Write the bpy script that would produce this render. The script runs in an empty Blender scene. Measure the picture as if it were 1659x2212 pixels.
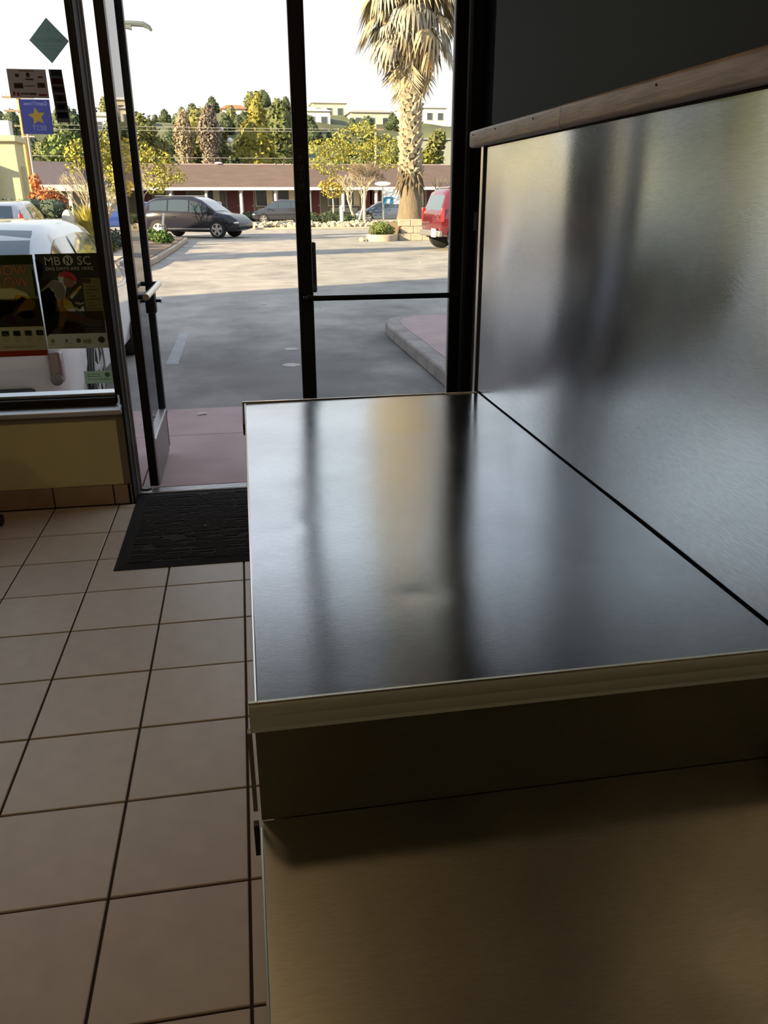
import bpy, bmesh, math, random
import numpy as np
from mathutils import Vector, Matrix
random.seed(7); np.random.seed(7)
PI = math.pi
S = bpy.context.scene
COL = S.collection

# ------------------------------------------------------------------ camera
cam_d = bpy.data.cameras.new('camera'); cam = bpy.data.objects.new('camera', cam_d); COL.objects.link(cam)
S.camera = cam
PITCH, YAW, ROLL = 0.376306, -0.169301, -0.004
cy, sy, cp, sp, cr, sr = math.cos(YAW), math.sin(YAW), math.cos(PITCH), math.sin(PITCH), math.cos(ROLL), math.sin(ROLL)
fw = Vector((-sy*cp, cy*cp, -sp)); rt = Vector((cy, sy, 0)); up = rt.cross(fw)
rt2 = cr*rt + sr*up; up2 = -sr*rt + cr*up
cam.matrix_world = Matrix(((rt2.x, up2.x, -fw.x, 1.0364), (rt2.y, up2.y, -fw.y, -4.0111), (rt2.z, up2.z, -fw.z, 1.4883), (0, 0, 0, 1)))
cam_d.sensor_fit = 'HORIZONTAL'; cam_d.sensor_width = 36; cam_d.lens = 36*1710.47/1659
cam_d.clip_start = 0.02; cam_d.clip_end = 600

# ------------------------------------------------------------------ world, sun, exposure
W = bpy.data.worlds.new('sky'); S.world = W; W.use_nodes = True
nt = W.node_tree; nt.nodes.clear()
o_ = nt.nodes.new('ShaderNodeOutputWorld'); bg = nt.nodes.new('ShaderNodeBackground')
tc = nt.nodes.new('ShaderNodeTexCoord'); sx = nt.nodes.new('ShaderNodeSeparateXYZ'); rp = nt.nodes.new('ShaderNodeValToRGB')
nt.links.new(tc.outputs['Generated'], sx.inputs[0]); nt.links.new(sx.outputs['Z'], rp.inputs[0])
nt.links.new(rp.outputs[0], bg.inputs[0]); nt.links.new(bg.outputs[0], o_.inputs[0])
e = rp.color_ramp.elements
e[0].position = 0.0; e[0].color = (1.0, .955, .88, 1)
e[1].position = 1.0; e[1].color = (.60, .75, 1.0, 1)
m_ = rp.color_ramp.elements.new(.30); m_.color = (.90, .95, 1.0, 1)
bg.inputs[1].default_value = 1.30
sun_d = bpy.data.lights.new('sun', 'SUN'); sun = bpy.data.objects.new('sun', sun_d); COL.objects.link(sun)
sun_d.energy = 18; sun_d.color = (1.0, .79, .48); sun_d.angle = math.radians(.8)
sd = Vector((.9, .436, -math.tan(math.radians(18)))).normalized()
sun.rotation_euler = sd.to_track_quat('-Z', 'Y').to_euler(); sun.location = (-30, -20, 30)
S.view_settings.view_transform = 'Standard'; S.view_settings.look = 'None'
S.view_settings.exposure = 0.0; S.view_settings.gamma = 1.0; S.view_settings.use_curve_mapping = False

# ------------------------------------------------------------------ materials
MATS = {}
def mat(name, col, rough=.7, metal=0, var=0, vscale=8, bump=0, bscale=60, emit=0, coat=0, aniso=None, trans=0, stretch=None, bdist=.004, wav=0, dirt=None):
    if name in MATS: return MATS[name]
    m = bpy.data.materials.new(name); m.use_nodes = True; n = m.node_tree.nodes; l = m.node_tree.links
    b = n['Principled BSDF']
    c = tuple(col) + (1,) if len(col) == 3 else col
    b.inputs['Base Color'].default_value = c; b.inputs['Roughness'].default_value = rough; b.inputs['Metallic'].default_value = metal
    if coat: b.inputs['Coat Weight'].default_value = coat; b.inputs['Coat Roughness'].default_value = .05
    if trans: b.inputs['Transmission Weight'].default_value = trans
    tcn = n.new('ShaderNodeTexCoord'); src = tcn.outputs['Object']
    def nz(scale, det=4, st=None):
        t = n.new('ShaderNodeTexNoise'); t.inputs['Scale'].default_value = scale; t.inputs['Detail'].default_value = det
        s = src
        if st:
            mp = n.new('ShaderNodeMapping'); mp.inputs['Scale'].default_value = st; l.new(src, mp.inputs[0]); s = mp.outputs[0]
        l.new(s, t.inputs['Vector']); return t
    if var or dirt:
        t = nz(vscale, 5, stretch)
        r = n.new('ShaderNodeValToRGB'); l.new(t.outputs['Fac'], r.inputs[0])
        r.color_ramp.elements[0].position = .32; r.color_ramp.elements[1].position = .68
        v = var
        r.color_ramp.elements[0].color = tuple(max(0, x*(1-v)) for x in c[:3]) + (1,) if not dirt else tuple(dirt) + (1,)
        r.color_ramp.elements[1].color = tuple(min(1, x*(1+v)) for x in c[:3]) + (1,) if not dirt else c
        l.new(r.outputs[0], b.inputs['Base Color'])
    last = None
    if bump:
        t = nz(bscale, 3, stretch); bp = n.new('ShaderNodeBump'); bp.inputs['Strength'].default_value = bump; bp.inputs['Distance'].default_value = bdist
        l.new(t.outputs['Fac'], bp.inputs['Height']); last = bp
    if wav:
        t = nz(wav[0], 1, wav[2] if len(wav) > 2 else None); bp = n.new('ShaderNodeBump'); bp.inputs['Strength'].default_value = 1; bp.inputs['Distance'].default_value = wav[1]
        l.new(t.outputs['Fac'], bp.inputs['Height'])
        if last: l.new(last.outputs[0], bp.inputs['Normal'])
        last = bp
    if last: l.new(last.outputs[0], b.inputs['Normal'])
    if aniso:
        b.inputs['Anisotropic'].default_value = aniso[0]
        cx = n.new('ShaderNodeCombineXYZ')
        for i in range(3): cx.inputs[i].default_value = aniso[1][i]
        l.new(cx.outputs[0], b.inputs['Tangent'])
    if emit:
        b.inputs['Emission Color'].default_value = c; b.inputs['Emission Strength'].default_value = emit
    MATS[name] = m; return m

def steel_mat(name, col, rough, tangent, an, fine, wav, scratch=0):
    m = mat(name, col, rough, 1, bump=.12, bscale=fine[0], stretch=fine[1], bdist=.0006, aniso=(an, tangent), wav=wav)
    n = m.node_tree.nodes; l = m.node_tree.links; b = n['Principled BSDF']
    tcn = n.new('ShaderNodeTexCoord')
    # smudges: roughness and slight tint changes
    t = n.new('ShaderNodeTexNoise'); t.inputs['Scale'].default_value = 5; t.inputs['Detail'].default_value = 6; l.new(tcn.outputs['Object'], t.inputs['Vector'])
    mr = n.new('ShaderNodeMapRange'); mr.inputs['From Min'].default_value = .3; mr.inputs['From Max'].default_value = .7
    mr.inputs['To Min'].default_value = rough*.85; mr.inputs['To Max'].default_value = rough*1.2
    l.new(t.outputs['Fac'], mr.inputs[0]); l.new(mr.outputs[0], b.inputs['Roughness'])
    # brushed grain in the colour
    mp = n.new('ShaderNodeMapping'); mp.inputs['Scale'].default_value = fine[1]; l.new(tcn.outputs['Object'], mp.inputs[0])
    g = n.new('ShaderNodeTexNoise'); g.inputs['Scale'].default_value = fine[0]*.7; g.inputs['Detail'].default_value = 3; l.new(mp.outputs[0], g.inputs['Vector'])
    r = n.new('ShaderNodeValToRGB'); l.new(g.outputs['Fac'], r.inputs[0])
    r.color_ramp.elements[0].position = .3; r.color_ramp.elements[1].position = .7
    r.color_ramp.elements[0].color = tuple(x*.9 for x in col) + (1,); r.color_ramp.elements[1].color = tuple(min(1, x*1.07) for x in col) + (1,)
    l.new(r.outputs[0], b.inputs['Base Color'])
    return m

def glass_mat(name, refl=.07, tint=(.97, .985, .98)):
    m = bpy.data.materials.new(name); m.use_nodes = True; n = m.node_tree.nodes; l = m.node_tree.links; n.clear()
    o = n.new('ShaderNodeOutputMaterial'); mx = n.new('ShaderNodeMixShader'); tr = n.new('ShaderNodeBsdfTransparent'); gl = n.new('ShaderNodeBsdfGlossy')
    fr = n.new('ShaderNodeFresnel'); fr.inputs[0].default_value = 1.35
    tr.inputs[0].default_value = tint + (1,); gl.inputs['Roughness'].default_value = .02
    l.new(fr.outputs[0], mx.inputs[0]); l.new(tr.outputs[0], mx.inputs[1]); l.new(gl.outputs[0], mx.inputs[2]); l.new(mx.outputs[0], o.inputs[0])
    MATS[name] = m; return m

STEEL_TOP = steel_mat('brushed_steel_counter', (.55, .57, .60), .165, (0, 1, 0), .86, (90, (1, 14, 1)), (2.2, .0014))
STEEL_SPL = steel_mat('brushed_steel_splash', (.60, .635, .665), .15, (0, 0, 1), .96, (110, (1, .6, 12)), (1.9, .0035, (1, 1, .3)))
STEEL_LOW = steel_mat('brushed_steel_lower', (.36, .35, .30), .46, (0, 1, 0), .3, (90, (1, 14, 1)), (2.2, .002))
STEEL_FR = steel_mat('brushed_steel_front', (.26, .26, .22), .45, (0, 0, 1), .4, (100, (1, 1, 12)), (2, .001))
STEEL_EDGE = mat('polished_steel_edge', (.78, .78, .77), .22, 1)
ALU = mat('satin_aluminium', (.62, .63, .65), .38, 1, bump=.1)
BLACKF = mat('dark_bronze_frame', (.006, .006, .007), .45, 0)
GREYF = mat('daylit_frame_grey', (.46, .45, .47), .6, 0, var=.12)  # pale grey has the daylight on the frame side put into the colour
GLASS = glass_mat('window_glass')
DARK = mat('dark_gap', (.006, .006, .006), .8)
RUBBER = mat('black_rubber', (.012, .012, .012), .6)
TILE = mat('beige_floor_tile', (.62, .53, .43), .36, var=.05, vscale=14, bump=.05, bscale=25)
TILE2 = mat('beige_floor_tile_b', (.59, .51, .415), .38, var=.06, vscale=12, bump=.05, bscale=25)
TILEB = mat('tan_base_tile', (.40, .30, .21), .4, var=.08, vscale=10)
GROUT = mat('dark_grout', (.035, .022, .018), .9)
WALLG = mat('charcoal_wall_paint', (.015, .031, .046), .75, var=.08, vscale=3, bump=.06, bscale=120)
WALLN = mat('navy_wall_paint', (.02, .034, .075), .6)
WALLY = mat('olive_cream_paint', (.78, .74, .42), .75, var=.05, vscale=3, bump=.06, bscale=60)
WALLT = mat('grey_trim_paint', (.26, .225, .17), .6)
CEIL = mat('ceiling_paint', (.35, .33, .29), .9)
WOODC = mat('worn_painted_wood', (.36, .30, .25), .40, var=.22, vscale=30, stretch=(3, .3, 3), bump=.2, bscale=70)
WHITE = mat('white_paint', (.78, .77, .74), .5)
CREAM = mat('cream_paint', (.70, .66, .56), .6)

# ------------------------------------------------------------------ mesh helper
class MB:
    def __init__(s): s.v = []; s.f = []; s.m = []; s.mi = 0
    def add(s, vs, fs):
        o = len(s.v); s.v += [tuple(p) for p in vs]
        for f in fs: s.f.append([o+i for i in f]); s.m.append(s.mi)
        return s
    def box(s, x0, x1, y0, y1, z0, z1):
        return s.add([(x0,y0,z0),(x1,y0,z0),(x1,y1,z0),(x0,y1,z0),(x0,y0,z1),(x1,y0,z1),(x1,y1,z1),(x0,y1,z1)],
                     [(0,3,2,1),(4,5,6,7),(0,1,5,4),(1,2,6,5),(2,3,7,6),(3,0,4,7)])
    def cyl(s, p0, p1, r0, r1=None, n=12, cap=True):
        r1 = r0 if r1 is None else r1
        p0 = Vector(p0); p1 = Vector(p1); d = (p1-p0).normalized()
        a = d.orthogonal().normalized(); b = d.cross(a)
        vs = []
        for p, r in ((p0, r0), (p1, r1)):
            for i in range(n):
                t = 2*PI*i/n; vs.append(p + a*math.cos(t)*r + b*math.sin(t)*r)
        fs = [(i, (i+1) % n, n+(i+1) % n, n+i) for i in range(n)]
        if cap: fs += [tuple(range(n-1, -1, -1)), tuple(range(n, 2*n))]
        return s.add(vs, fs)
    def rings(s, rs, closed=True, caps=True):
        n = len(rs[0]); vs = [p for r in rs for p in r]; fs = []
        for k in range(len(rs)-1):
            for i in range(n if closed else n-1):
                j = (i+1) % n
                fs.append((k*n+i, k*n+j, (k+1)*n+j, (k+1)*n+i))
        if caps: fs += [tuple(range(n-1, -1, -1)), tuple(range((len(rs)-1)*n, len(rs)*n))]
        return s.add(vs, fs)
    def tube(s, pts, rad, n=8):
        pts = [Vector(p) for p in pts]; rr = rad if isinstance(rad, (list, tuple)) else [rad]*len(pts)
        rs = []; a = None
        for i, p in enumerate(pts):
            d = (pts[min(i+1, len(pts)-1)] - pts[max(i-1, 0)]).normalized()
            a = d.orthogonal().normalized() if a is None else (a - d*a.dot(d)).normalized()
            b = d.cross(a)
            rs.append([p + a*math.cos(2*PI*k/n)*rr[i] + b*math.sin(2*PI*k/n)*rr[i] for k in range(n)])
        return s.rings(rs)
    def ball(s, c, rx, ry=None, rz=None, nu=10, nv=7, jit=0):
        ry = ry or rx; rz = rz or rx; vs = []; fs = []
        vs.append((c[0], c[1], c[2]-rz))
        for j in range(1, nv):
            t = -PI/2 + PI*j/nv
            for i in range(nu):
                q = 2*PI*i/nu; k = 1+random.uniform(-jit, jit)
                vs.append((c[0]+rx*math.cos(t)*math.cos(q)*k, c[1]+ry*math.cos(t)*math.sin(q)*k, c[2]+rz*math.sin(t)*k))
        vs.append((c[0], c[1], c[2]+rz)); L = len(vs)-1
        for i in range(nu):
            j = (i+1) % nu
            fs.append((0, 1+j, 1+i)); fs.append((L, L-nu+i, L-nu+j))
            for k in range(nv-2): fs.append((1+k*nu+i, 1+k*nu+j, 1+(k+1)*nu+j, 1+(k+1)*nu+i))
        return s.add(vs, fs)
    def prism(s, poly, z0, z1):
        n = len(poly); vs = [(x, y, z0) for x, y in poly] + [(x, y, z1) for x, y in poly]
        return s.add(vs, [tuple(range(n-1, -1, -1)), tuple(range(n, 2*n))] + [(i, (i+1) % n, n+(i+1) % n, n+i) for i in range(n)])
    def prism_axis(s, poly, a0, a1, axis):
        n = len(poly)
        f = {'x': lambda p, a: (a, p[0], p[1]), 'y': lambda p, a: (p[0], a, p[1])}[axis]
        vs = [f(p, a0) for p in poly] + [f(p, a1) for p in poly]
        return s.add(vs, [tuple(range(n-1, -1, -1)), tuple(range(n, 2*n))] + [(i, (i+1) % n, n+(i+1) % n, n+i) for i in range(n)])
    def build(s, name, mats, parent=None, smooth=False, bevel=0, local=False, label=None, seg=2):
        me = bpy.data.meshes.new(name)
        v = s.v
        if parent is not None and not local:
            l = parent_world(parent); v = [(p[0]-l.x, p[1]-l.y, p[2]-l.z) for p in v]
        me.from_pydata([tuple(p) for p in v], [], s.f)
        if not isinstance(mats, (list, tuple)): mats = [mats]
        for m in mats: me.materials.append(m)
        if len(mats) > 1: me.polygons.foreach_set('material_index', s.m)
        bm = bmesh.new(); bm.from_mesh(me); bmesh.ops.recalc_face_normals(bm, faces=bm.faces); bm.to_mesh(me); bm.free()
        o = bpy.data.objects.new(name, me); COL.objects.link(o)
        if parent is not None: o.parent = parent
        if smooth:
            me.polygons.foreach_set('use_smooth', [True]*len(me.polygons))
            if hasattr(me, 'set_sharp_from_angle'): me.set_sharp_from_angle(angle=math.radians(42))
        if bevel:
            md = o.modifiers.new('bevel', 'BEVEL'); md.width = bevel; md.segments = seg; md.limit_method = 'ANGLE'
            me.polygons.foreach_set('use_smooth', [True]*len(me.polygons)); md.harden_normals = False
            if hasattr(me, 'set_sharp_from_angle'): me.set_sharp_from_angle(angle=math.radians(50))
        if label: o['label'] = label
        return o
def parent_world(o):
    l = Vector(o.location)
    while o.parent: o = o.parent; l = l + o.location
    return l
def thing(name, label, cat, loc=(0, 0, 0), rz=0, group=None):
    o = bpy.data.objects.new(name, None); COL.objects.link(o); o.empty_display_size = .1
    o.location = loc; o.rotation_euler = (0, 0, rz); o['label'] = label; o['category'] = cat
    if group: o['group'] = group
    return o
def tag(o, label, cat, group=None):
    o['label'] = label; o['category'] = cat
    if group: o['group'] = group
    return o
def struct(o, label=None, cat=None):
    o['kind'] = 'structure'
    if label: o['label'] = label
    if cat: o['category'] = cat
    return o
def dup(o, parent=None):
    c = o.copy(); COL.objects.link(c)
    if parent is not None: c.parent = parent
    for ch in [x for x in o.children]: dup(ch, c)
    return c
def inst(me, name, parent, loc, rot=(0, 0, 0), sc=(1, 1, 1)):
    o = bpy.data.objects.new(name, me); COL.objects.link(o); o.parent = parent
    o.location = loc; o.rotation_euler = rot; o.scale = sc; return o
def text_mb(body, size, x, z, y, mirror=False, align='CENTER', sx=1.0, thick=False):
    """flat letters in the XZ plane facing -Y; returns verts, faces"""
    cu = bpy.data.curves.new('t', 'FONT'); cu.body = body; cu.size = size; cu.align_x = align; cu.resolution_u = 2
    if thick: cu.offset = size*.026
    o = bpy.data.objects.new('t', cu); COL.objects.link(o)
    me = bpy.data.meshes.new_from_object(o)
    vs = [v.co.copy() for v in me.vertices]; fs = [tuple(p.vertices) for p in me.polygons]
    bpy.data.objects.remove(o); bpy.data.curves.remove(cu); bpy.data.meshes.remove(me)
    k = -1 if mirror else 1
    return [(x + k*sx*v.x, y, z + v.y) for v in vs], fs

# ================================================================== ROOM
XR = 1.762            # face of the steel splash
YS = .23              # storefront line
# --- floor with tiles
fl = MB().box(-4.3, 2.45, -7.2, .26, -.10, -.006).build('floor', GROUT); struct(fl, 'dark grouted slab carrying large beige floor tiles', None)
del fl['label']
def tile_mesh(nm, w, d, m):
    b = MB(); g = .0035; h = .006; c = .0018
    x0, x1, y0, y1 = g, w-g, g, d-g
    b.rings([[(x0,y0,-h),(x1,y0,-h),(x1,y1,-h),(x0,y1,-h)], [(x0,y0,-c),(x1,y0,-c),(x1,y1,-c),(x0,y1,-c)],
             [(x0+c,y0+c,0),(x1-c,y0+c,0),(x1-c,y1-c,0),(x0+c,y1-c,0)]])
    o = b.build(nm, m); me = o.data; bpy.data.objects.remove(o); return me
TM = [tile_mesh('tile', .32, .32, TILE), tile_mesh('tile', .32, .32, TILE2)]
TME = tile_mesh('tile', .32, .055, TILE)
rng = random.Random(3)
for i in range(-5, 4):
    for j in range(-17, 0):
        inst(rng.choice(TM), 'tile', fl, (i*.32, j*.32, rng.uniform(-.0004, .0004)))
    if i < 2: inst(TME, 'tile', fl, (i*.32, 0.0, 0))
# strip of part tiles under the counter edge
TMC = tile_mesh('tile', .32, .32, TILE)
for j in range(-14, 0): inst(TMC, 'tile', fl, (3*.32 + .0, j*.32, 0)) if False else None

# --- ceiling, walls
struct(MB().box(-4.3, 2.45, -7.2, .33, 2.95, 3.1).build('ceiling', CEIL))
struct(MB().box(-4.4, -4.3, -7.2, .33, -.1, 3.1).build('wall_left', WALLY))
struct(MB().box(-4.4, 2.45, -7.3, -7.2, -.1, 3.1).build('wall_back', mat('back_wall_paint', (.22, .17, .11), .8, var=.1, vscale=2)))
pw = MB().box(XR+.012, 1.96, -7.19, -1.567, 0, 2.95).build('wall_right', WALLG); struct(pw)
struct(MB().box(2.262, 2.42, -1.9, .33, 0, 2.95).build('wall_right_corner', WALLN))
struct(MB().box(1.96, 2.42, -7.19, -1.9, 0, 2.95).build('wall_right_rear', WALLN))

# low front wall under the window
lw = MB().box(-4.3, .355, .07, .26, .108, .484).build('wall_front', WALLY); struct(lw)
b = MB().box(.355, .392, .066, .262, .108, .484); o = b.build('corner_trim', WALLT, lw, bevel=.003)
b = MB().box(-4.3, .352, .064, .07, .455, .484); b.build('trim_strip', WALLT, lw)
b = MB().box(-4.3, .355, .085, .25, -.006, .108).build('backing', GROUT, lw)
base = MB().box(-4.3, .392, .078, .09, -.005, .1).build('baseboard_front', GROUT); struct(base)
xs = [-1.28-.01, -.96-.005, -.64-.005, -.32-.003, .0, .30, .392]
for a, c in zip(xs[:-1], xs[1:]):
    MB().box(a+.003, c-.003, .058, .078, .003, .106).build('tile', TILEB, base, bevel=.002)
MB().box(.372, .392, .058, .26, .003, .106).build('tile', TILEB, base, bevel=.002)
# header above doors and window
hd = MB().box(-4.3, 2.3, .13, .33, 2.74, 2.95).build('wall_front_header', WALLG); struct(hd)
# window with frame, sill, pane
win = MB().box(-4.3, .352, .17, .24, .506, .545).build('window_1', BLACKF, bevel=.003); struct(win)
MB().box(-4.3, .352, .17, .24, 2.64, 2.74).build('window_frame', BLACKF, win, bevel=.003)
MB().box(-4.3, .392, .045, .17, .484, .508).build('sill', ALU, win, bevel=.004)
MB().box(-4.3, .352, .21, .30, .545, .563).build('sill', ALU, win, bevel=.003, label='outer light aluminium sill strip')
MB().box(-4.3, .352, .20, .206, .545, 2.66).build('pane', GLASS, win)
MB().box(-1.95, -1.89, .17, .25, .545, 2.66).build('mullion', BLACKF, win, bevel=.003)
MB().box(-3.6, -3.54, .17, .25, .545, 2.66).build('mullion', BLACKF, win, bevel=.003)
# jamb beside the window
jb = MB().box(.357, .403, .263, .29, 0.0, 2.74).box(.3925, .4032, .066, .263, 0, 2.74).box(.357, .3925, .14, .263, .564, 2.74).build('trim_1', BLACKF, bevel=.002); struct(jb)
MB().box(.4032, .4075, .19, .285, 0.0, 2.74).build('jamb_side', GREYF, jb)  # side of the dark jamb, painted pale where daylight falls on it
MB().box(.4075, .414, .24, .275, .0, 2.74).build('jamb_stop', GREYF, jb)
MB().cyl((.44, .25, .0), (.44, .25, .02), .03, n=16).build('pivot', BLACKF, jb)
# head frame over the doors
struct(MB().box(.403, 2.24, .17, .29, 2.68, 2.74).build('trim_2', BLACKF, bevel=.003))
# right jamb
jr = MB().box(2.182, 2.240, .15, .29, 0, 2.68).build('trim_3', BLACKF, bevel=.003); struct(jr)
MB().box(2.240, 2.262, .18, .30, 0, 2.68).build('jamb_side', BLACKF, jr)
# threshold
th = MB().box(.405, 2.18, .185, .262, -.004, .008).build('trim_4', ALU, bevel=.002); struct(th)
for k in range(4): MB().box(.41, 2.178, .192+k*.018, .199+k*.018, .008, .0115).build('ridge', ALU, th)

# --- closed right door
def door_bar(mb, p0, p1, r): mb.cyl(p0, p1, r, n=16)
dr = MB().box(1.318, 1.388, .207, .252, .02, 2.66).build('door_1', BLACKF, bevel=.004); struct(dr)
dr['label'] = 'closed right glass door with dark frame and push bar'
MB().box(2.118, 2.178, .207, .252, .02, 2.66).build('hinge_stile', BLACKF, dr, bevel=.004)
MB().box(1.388, 2.118, .207, .252, .02, .27).build('bottom_rail', BLACKF, dr, bevel=.004)
MB().box(1.388, 2.118, .207, .252, 2.58, 2.66).build('top_rail', BLACKF, dr, bevel=.004)
MB().box(1.386, 2.120, .226, .232, .27, 2.58).build('pane', GLASS, dr)
MB().box(1.389, 1.393, .212, .247, .27, 2.58).build('glass_bead', GREYF, dr)
MB().box(2.113, 2.117, .212, .247, .27, 2.58).build('glass_bead', GREYF, dr)
pb = MB(); pb.cyl((1.36, .135, 1.02), (2.15, .135, 1.02), .0135, n=16); pb.build('push_bar', mat('backlit_dark_bar', (.03, .032, .022), .35, .5), dr, smooth=True)  # bar colour darkened to give its backlit look
for bx_ in (1.365, 2.14): MB().cyl((bx_, .207, 1.02), (bx_, .135, 1.02), .014, n=14).build('bar_bracket', BLACKF, dr, smooth=True)
MB().cyl((1.342, .2065, 1.02), (1.342, .203, 1.02), .004, n=10).build('screw', STEEL_EDGE, dr)
MB().box(1.384, 1.418, .262, .285, 1.035, 1.285).build('outer_pull', mat('grey_pull', (.03, .032, .03), .4, .3), dr, bevel=.008)
# PUSH sign on the stile
ps = MB().box(1.329, 1.374, .2055, .207, 1.475, 1.715).build('push_sign', mat('sign_black', (.010, .010, .010), .5), dr)
ink = mat('sign_grey_ink', (.085, .085, .085), .5)
tb = MB()
for k, ch in enumerate('PUSH'):
    tb.add(*text_mb(ch, .040, 1.3515, 1.660-k*.041, .2050, thick=True))
tb.build('lettering', ink, ps)
fr_ = MB()
for bx in ((1.331, 1.3325, 1.477, 1.713), (1.3705, 1.372, 1.477, 1.713), (1.331, 1.372, 1.7115, 1.713), (1.331, 1.372, 1.477, 1.4785)):
    fr_.box(bx[0], bx[1], .2048, .2055, bx[2], bx[3])
fr_.build('border', ink, ps)

# --- open left door leaf, swung outward
dl = thing('open_door_leaf', 'open glass door leaf swung outward, dark stiles and bright push bar', 'door', (.4875, .23, 0))
MB().box(.465, .510, .23, .295, .03, 2.66).build('hinge_stile', BLACKF, dl, bevel=.003)
MB().box(.465, .510, .97, 1.032, .03, 2.66).build('latch_stile', BLACKF, dl, bevel=.003)
MB().box(.465, .510, .295, .97, .012, .262).build('bottom_rail', mat('rail_grey', (.16, .145, .15), .35, .6, var=.1), dl, bevel=.003)
MB().box(.463, .512, .295, .97, .262, .282).build('rail_bead', ALU, dl, bevel=.002)
MB().box(.465, .510, .295, .97, 2.58, 2.66).build('top_rail', BLACKF, dl, bevel=.003)
MB().box(.484, .490, .293, .972, .28, 2.58).build('pane', GLASS, dl)
MB().cyl((.548, .262, 1.03), (.548, 1.0, 1.03), .0165, n=20).build('push_bar', mat('skylit_bar', (.80, .79, .75), .3, .6), dl, smooth=True)  # bar colour kept pale, the reflected sky painted into it
for by_ in (.285, .985): MB().cyl((.510, by_, 1.03), (.548, by_, 1.03), .013, n=12).build('bar_bracket', BLACKF, dl, smooth=True)
MB().tube([(.465, 1.0, 1.05), (.405, 1.0, 1.05), (.40, 1.0, 1.03), (.40, 1.0, .80), (.405, 1.0, .78), (.465, 1.0, .78)], .011, 8).build('outer_pull', BLACKF, dl, smooth=True)
lk = MB().box(.455, .521, .955, 1.03, .86, .985).build('lock_case', BLACKF, dl, bevel=.012)
MB().cyl((.521, 1.0, .93), (.548, 1.0, .93), .009, n=10).build('lock_stem', BLACKF, dl)
MB().cyl((.546, 1.0, .93), (.553, 1.0, .93), .016, n=16).build('thumb_turn', STEEL_EDGE, dl)

# --- conduit at the right jamb
cd = thing('conduit', 'grey conduit with small junction box beside the right door jamb', 'conduit', (2.235, .12, 0))
MB().box(2.215, 2.255, .10, .15, 1.335, 1.425).build('junction_box', mat('conduit_grey', (.14, .14, .14), .5), cd, bevel=.003)
MB().box(2.230, 2.2595, .11, .15, .0, 1.335).build('raceway', MATS['conduit_grey'], cd, bevel=.002)

# --- door mat
dm = thing('door_mat', 'black ribbed entrance mat lying inside the open door', 'mat', (1.0, -.29, 0))
matm = mat('mat_pile', (.022, .018, .016), .95, var=.5, vscale=90, stretch=(1, 3, 1), bump=1.0, bscale=120, bdist=.004)
bb = MB(); x0, x1, y0, y1 = .405, 1.62, -.775, .18
bb.box(x0+.05, x1-.05, y0+.05, y1-.05, .001, .009)
bb.build('carpet_pile', matm, dm)
eb = MB()
pr = [(x0, y0), (x1, y0), (x1, y1), (x0, y1)]; pi_ = [(x0+.05, y0+.05), (x1-.05, y0+.05), (x1-.05, y1-.05), (x0+.05, y1-.05)]
for k in range(4):
    a, c = pr[k], pr[(k+1) % 4]; d, e2 = pi_[(k+1) % 4], pi_[k]
    eb.add([(a[0],a[1],.001),(c[0],c[1],.001),(d[0],d[1],.001),(e2[0],e2[1],.001),(a[0],a[1],.003),(c[0],c[1],.003),(d[0],d[1],.0085),(e2[0],e2[1],.0085)],
           [(0,3,2,1),(4,5,6,7),(0,1,5,4),(1,2,6,5),(2,3,7,6),(3,0,4,7)])
eb.build('rubber_border', mat('mat_rubber', (.011, .009, .009), 1.0, bump=.2, bscale=100), dm)
rb = MB()
rg = random.Random(5)
for k in range(52):
    yy = y0+.06 + k*(y1-y0-.12)/51
    xx = x0+.055
    while xx < x1-.1:
        L = rg.uniform(.03, .14)
        if rg.random() < .8: rb.box(xx, min(xx+L, x1-.06), yy-.004, yy+.004, .008, .0115+rg.uniform(0, .0015))
        xx += L+rg.uniform(.004, .012)
rbo = rb.build('pile_rib', mat('mat_rib', (.03, .025, .022), .95), dm); rbo['kind'] = 'stuff'
MB().ball((.78, -.36, .016), .004).build('lint', WHITE, dm)

# ================================================================== COUNTERS
uc = thing('serving_counter', 'upper stainless steel counter with raised rim against the steel splash', 'counter', (1.4, -2.4, 0))
yn, yf = -3.172, -1.585
t = MB()
# top sheet, gently dished
NX, NY = 48, 96; g = []
tx0, tx1 = 1.019, 1.7570
for j in range(NY+1):
    row = []
    for i in range(NX+1):
        x = tx0 + (tx1-tx0)*i/NX; y = yn+.004 + (yf-.004-yn-.004)*j/NY
        u = i/NX; v = j/NY
        z = .9085 - .0022*math.sin(PI*u)*math.sin(PI*v) - .0035*max(0, v-.93)/.07*max(0, 1-u*1.6)
        for dx_, dy_, r_, d_ in ((1.085, -2.62, .022, .0009), (1.27, -2.915, .018, .0012), (1.29, -2.93, .035, .0008), (1.16, -2.56, .05, .0006)): z -= d_*math.exp(-((x-dx_)**2+(y-dy_)**2)/(r_*r_))
        row.append((x, y, z))
    g.append(row)
t.rings(g, closed=False, caps=False)
t.build('top', STEEL_TOP, uc, smooth=True)
MB().box(tx0, tx1, yn+.004, yf-.002, .868, .903).build('top_core', DARK, uc)
MB().cyl((tx0, yn+.004, .9065), (tx0, yf-.01, .9065), .0028, n=8).build('side_edge', STEEL_EDGE, uc, smooth=True)
MB().box(1.0105, XR-.004, yf-.004, yf+.002, .870, .9115).build('rear_rim', STEEL_EDGE, uc, bevel=.001)
MB().box(1.0105, 1.016, yf-.25, yf-.004, .875, .906).build('rim_return', DARK, uc)
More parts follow.
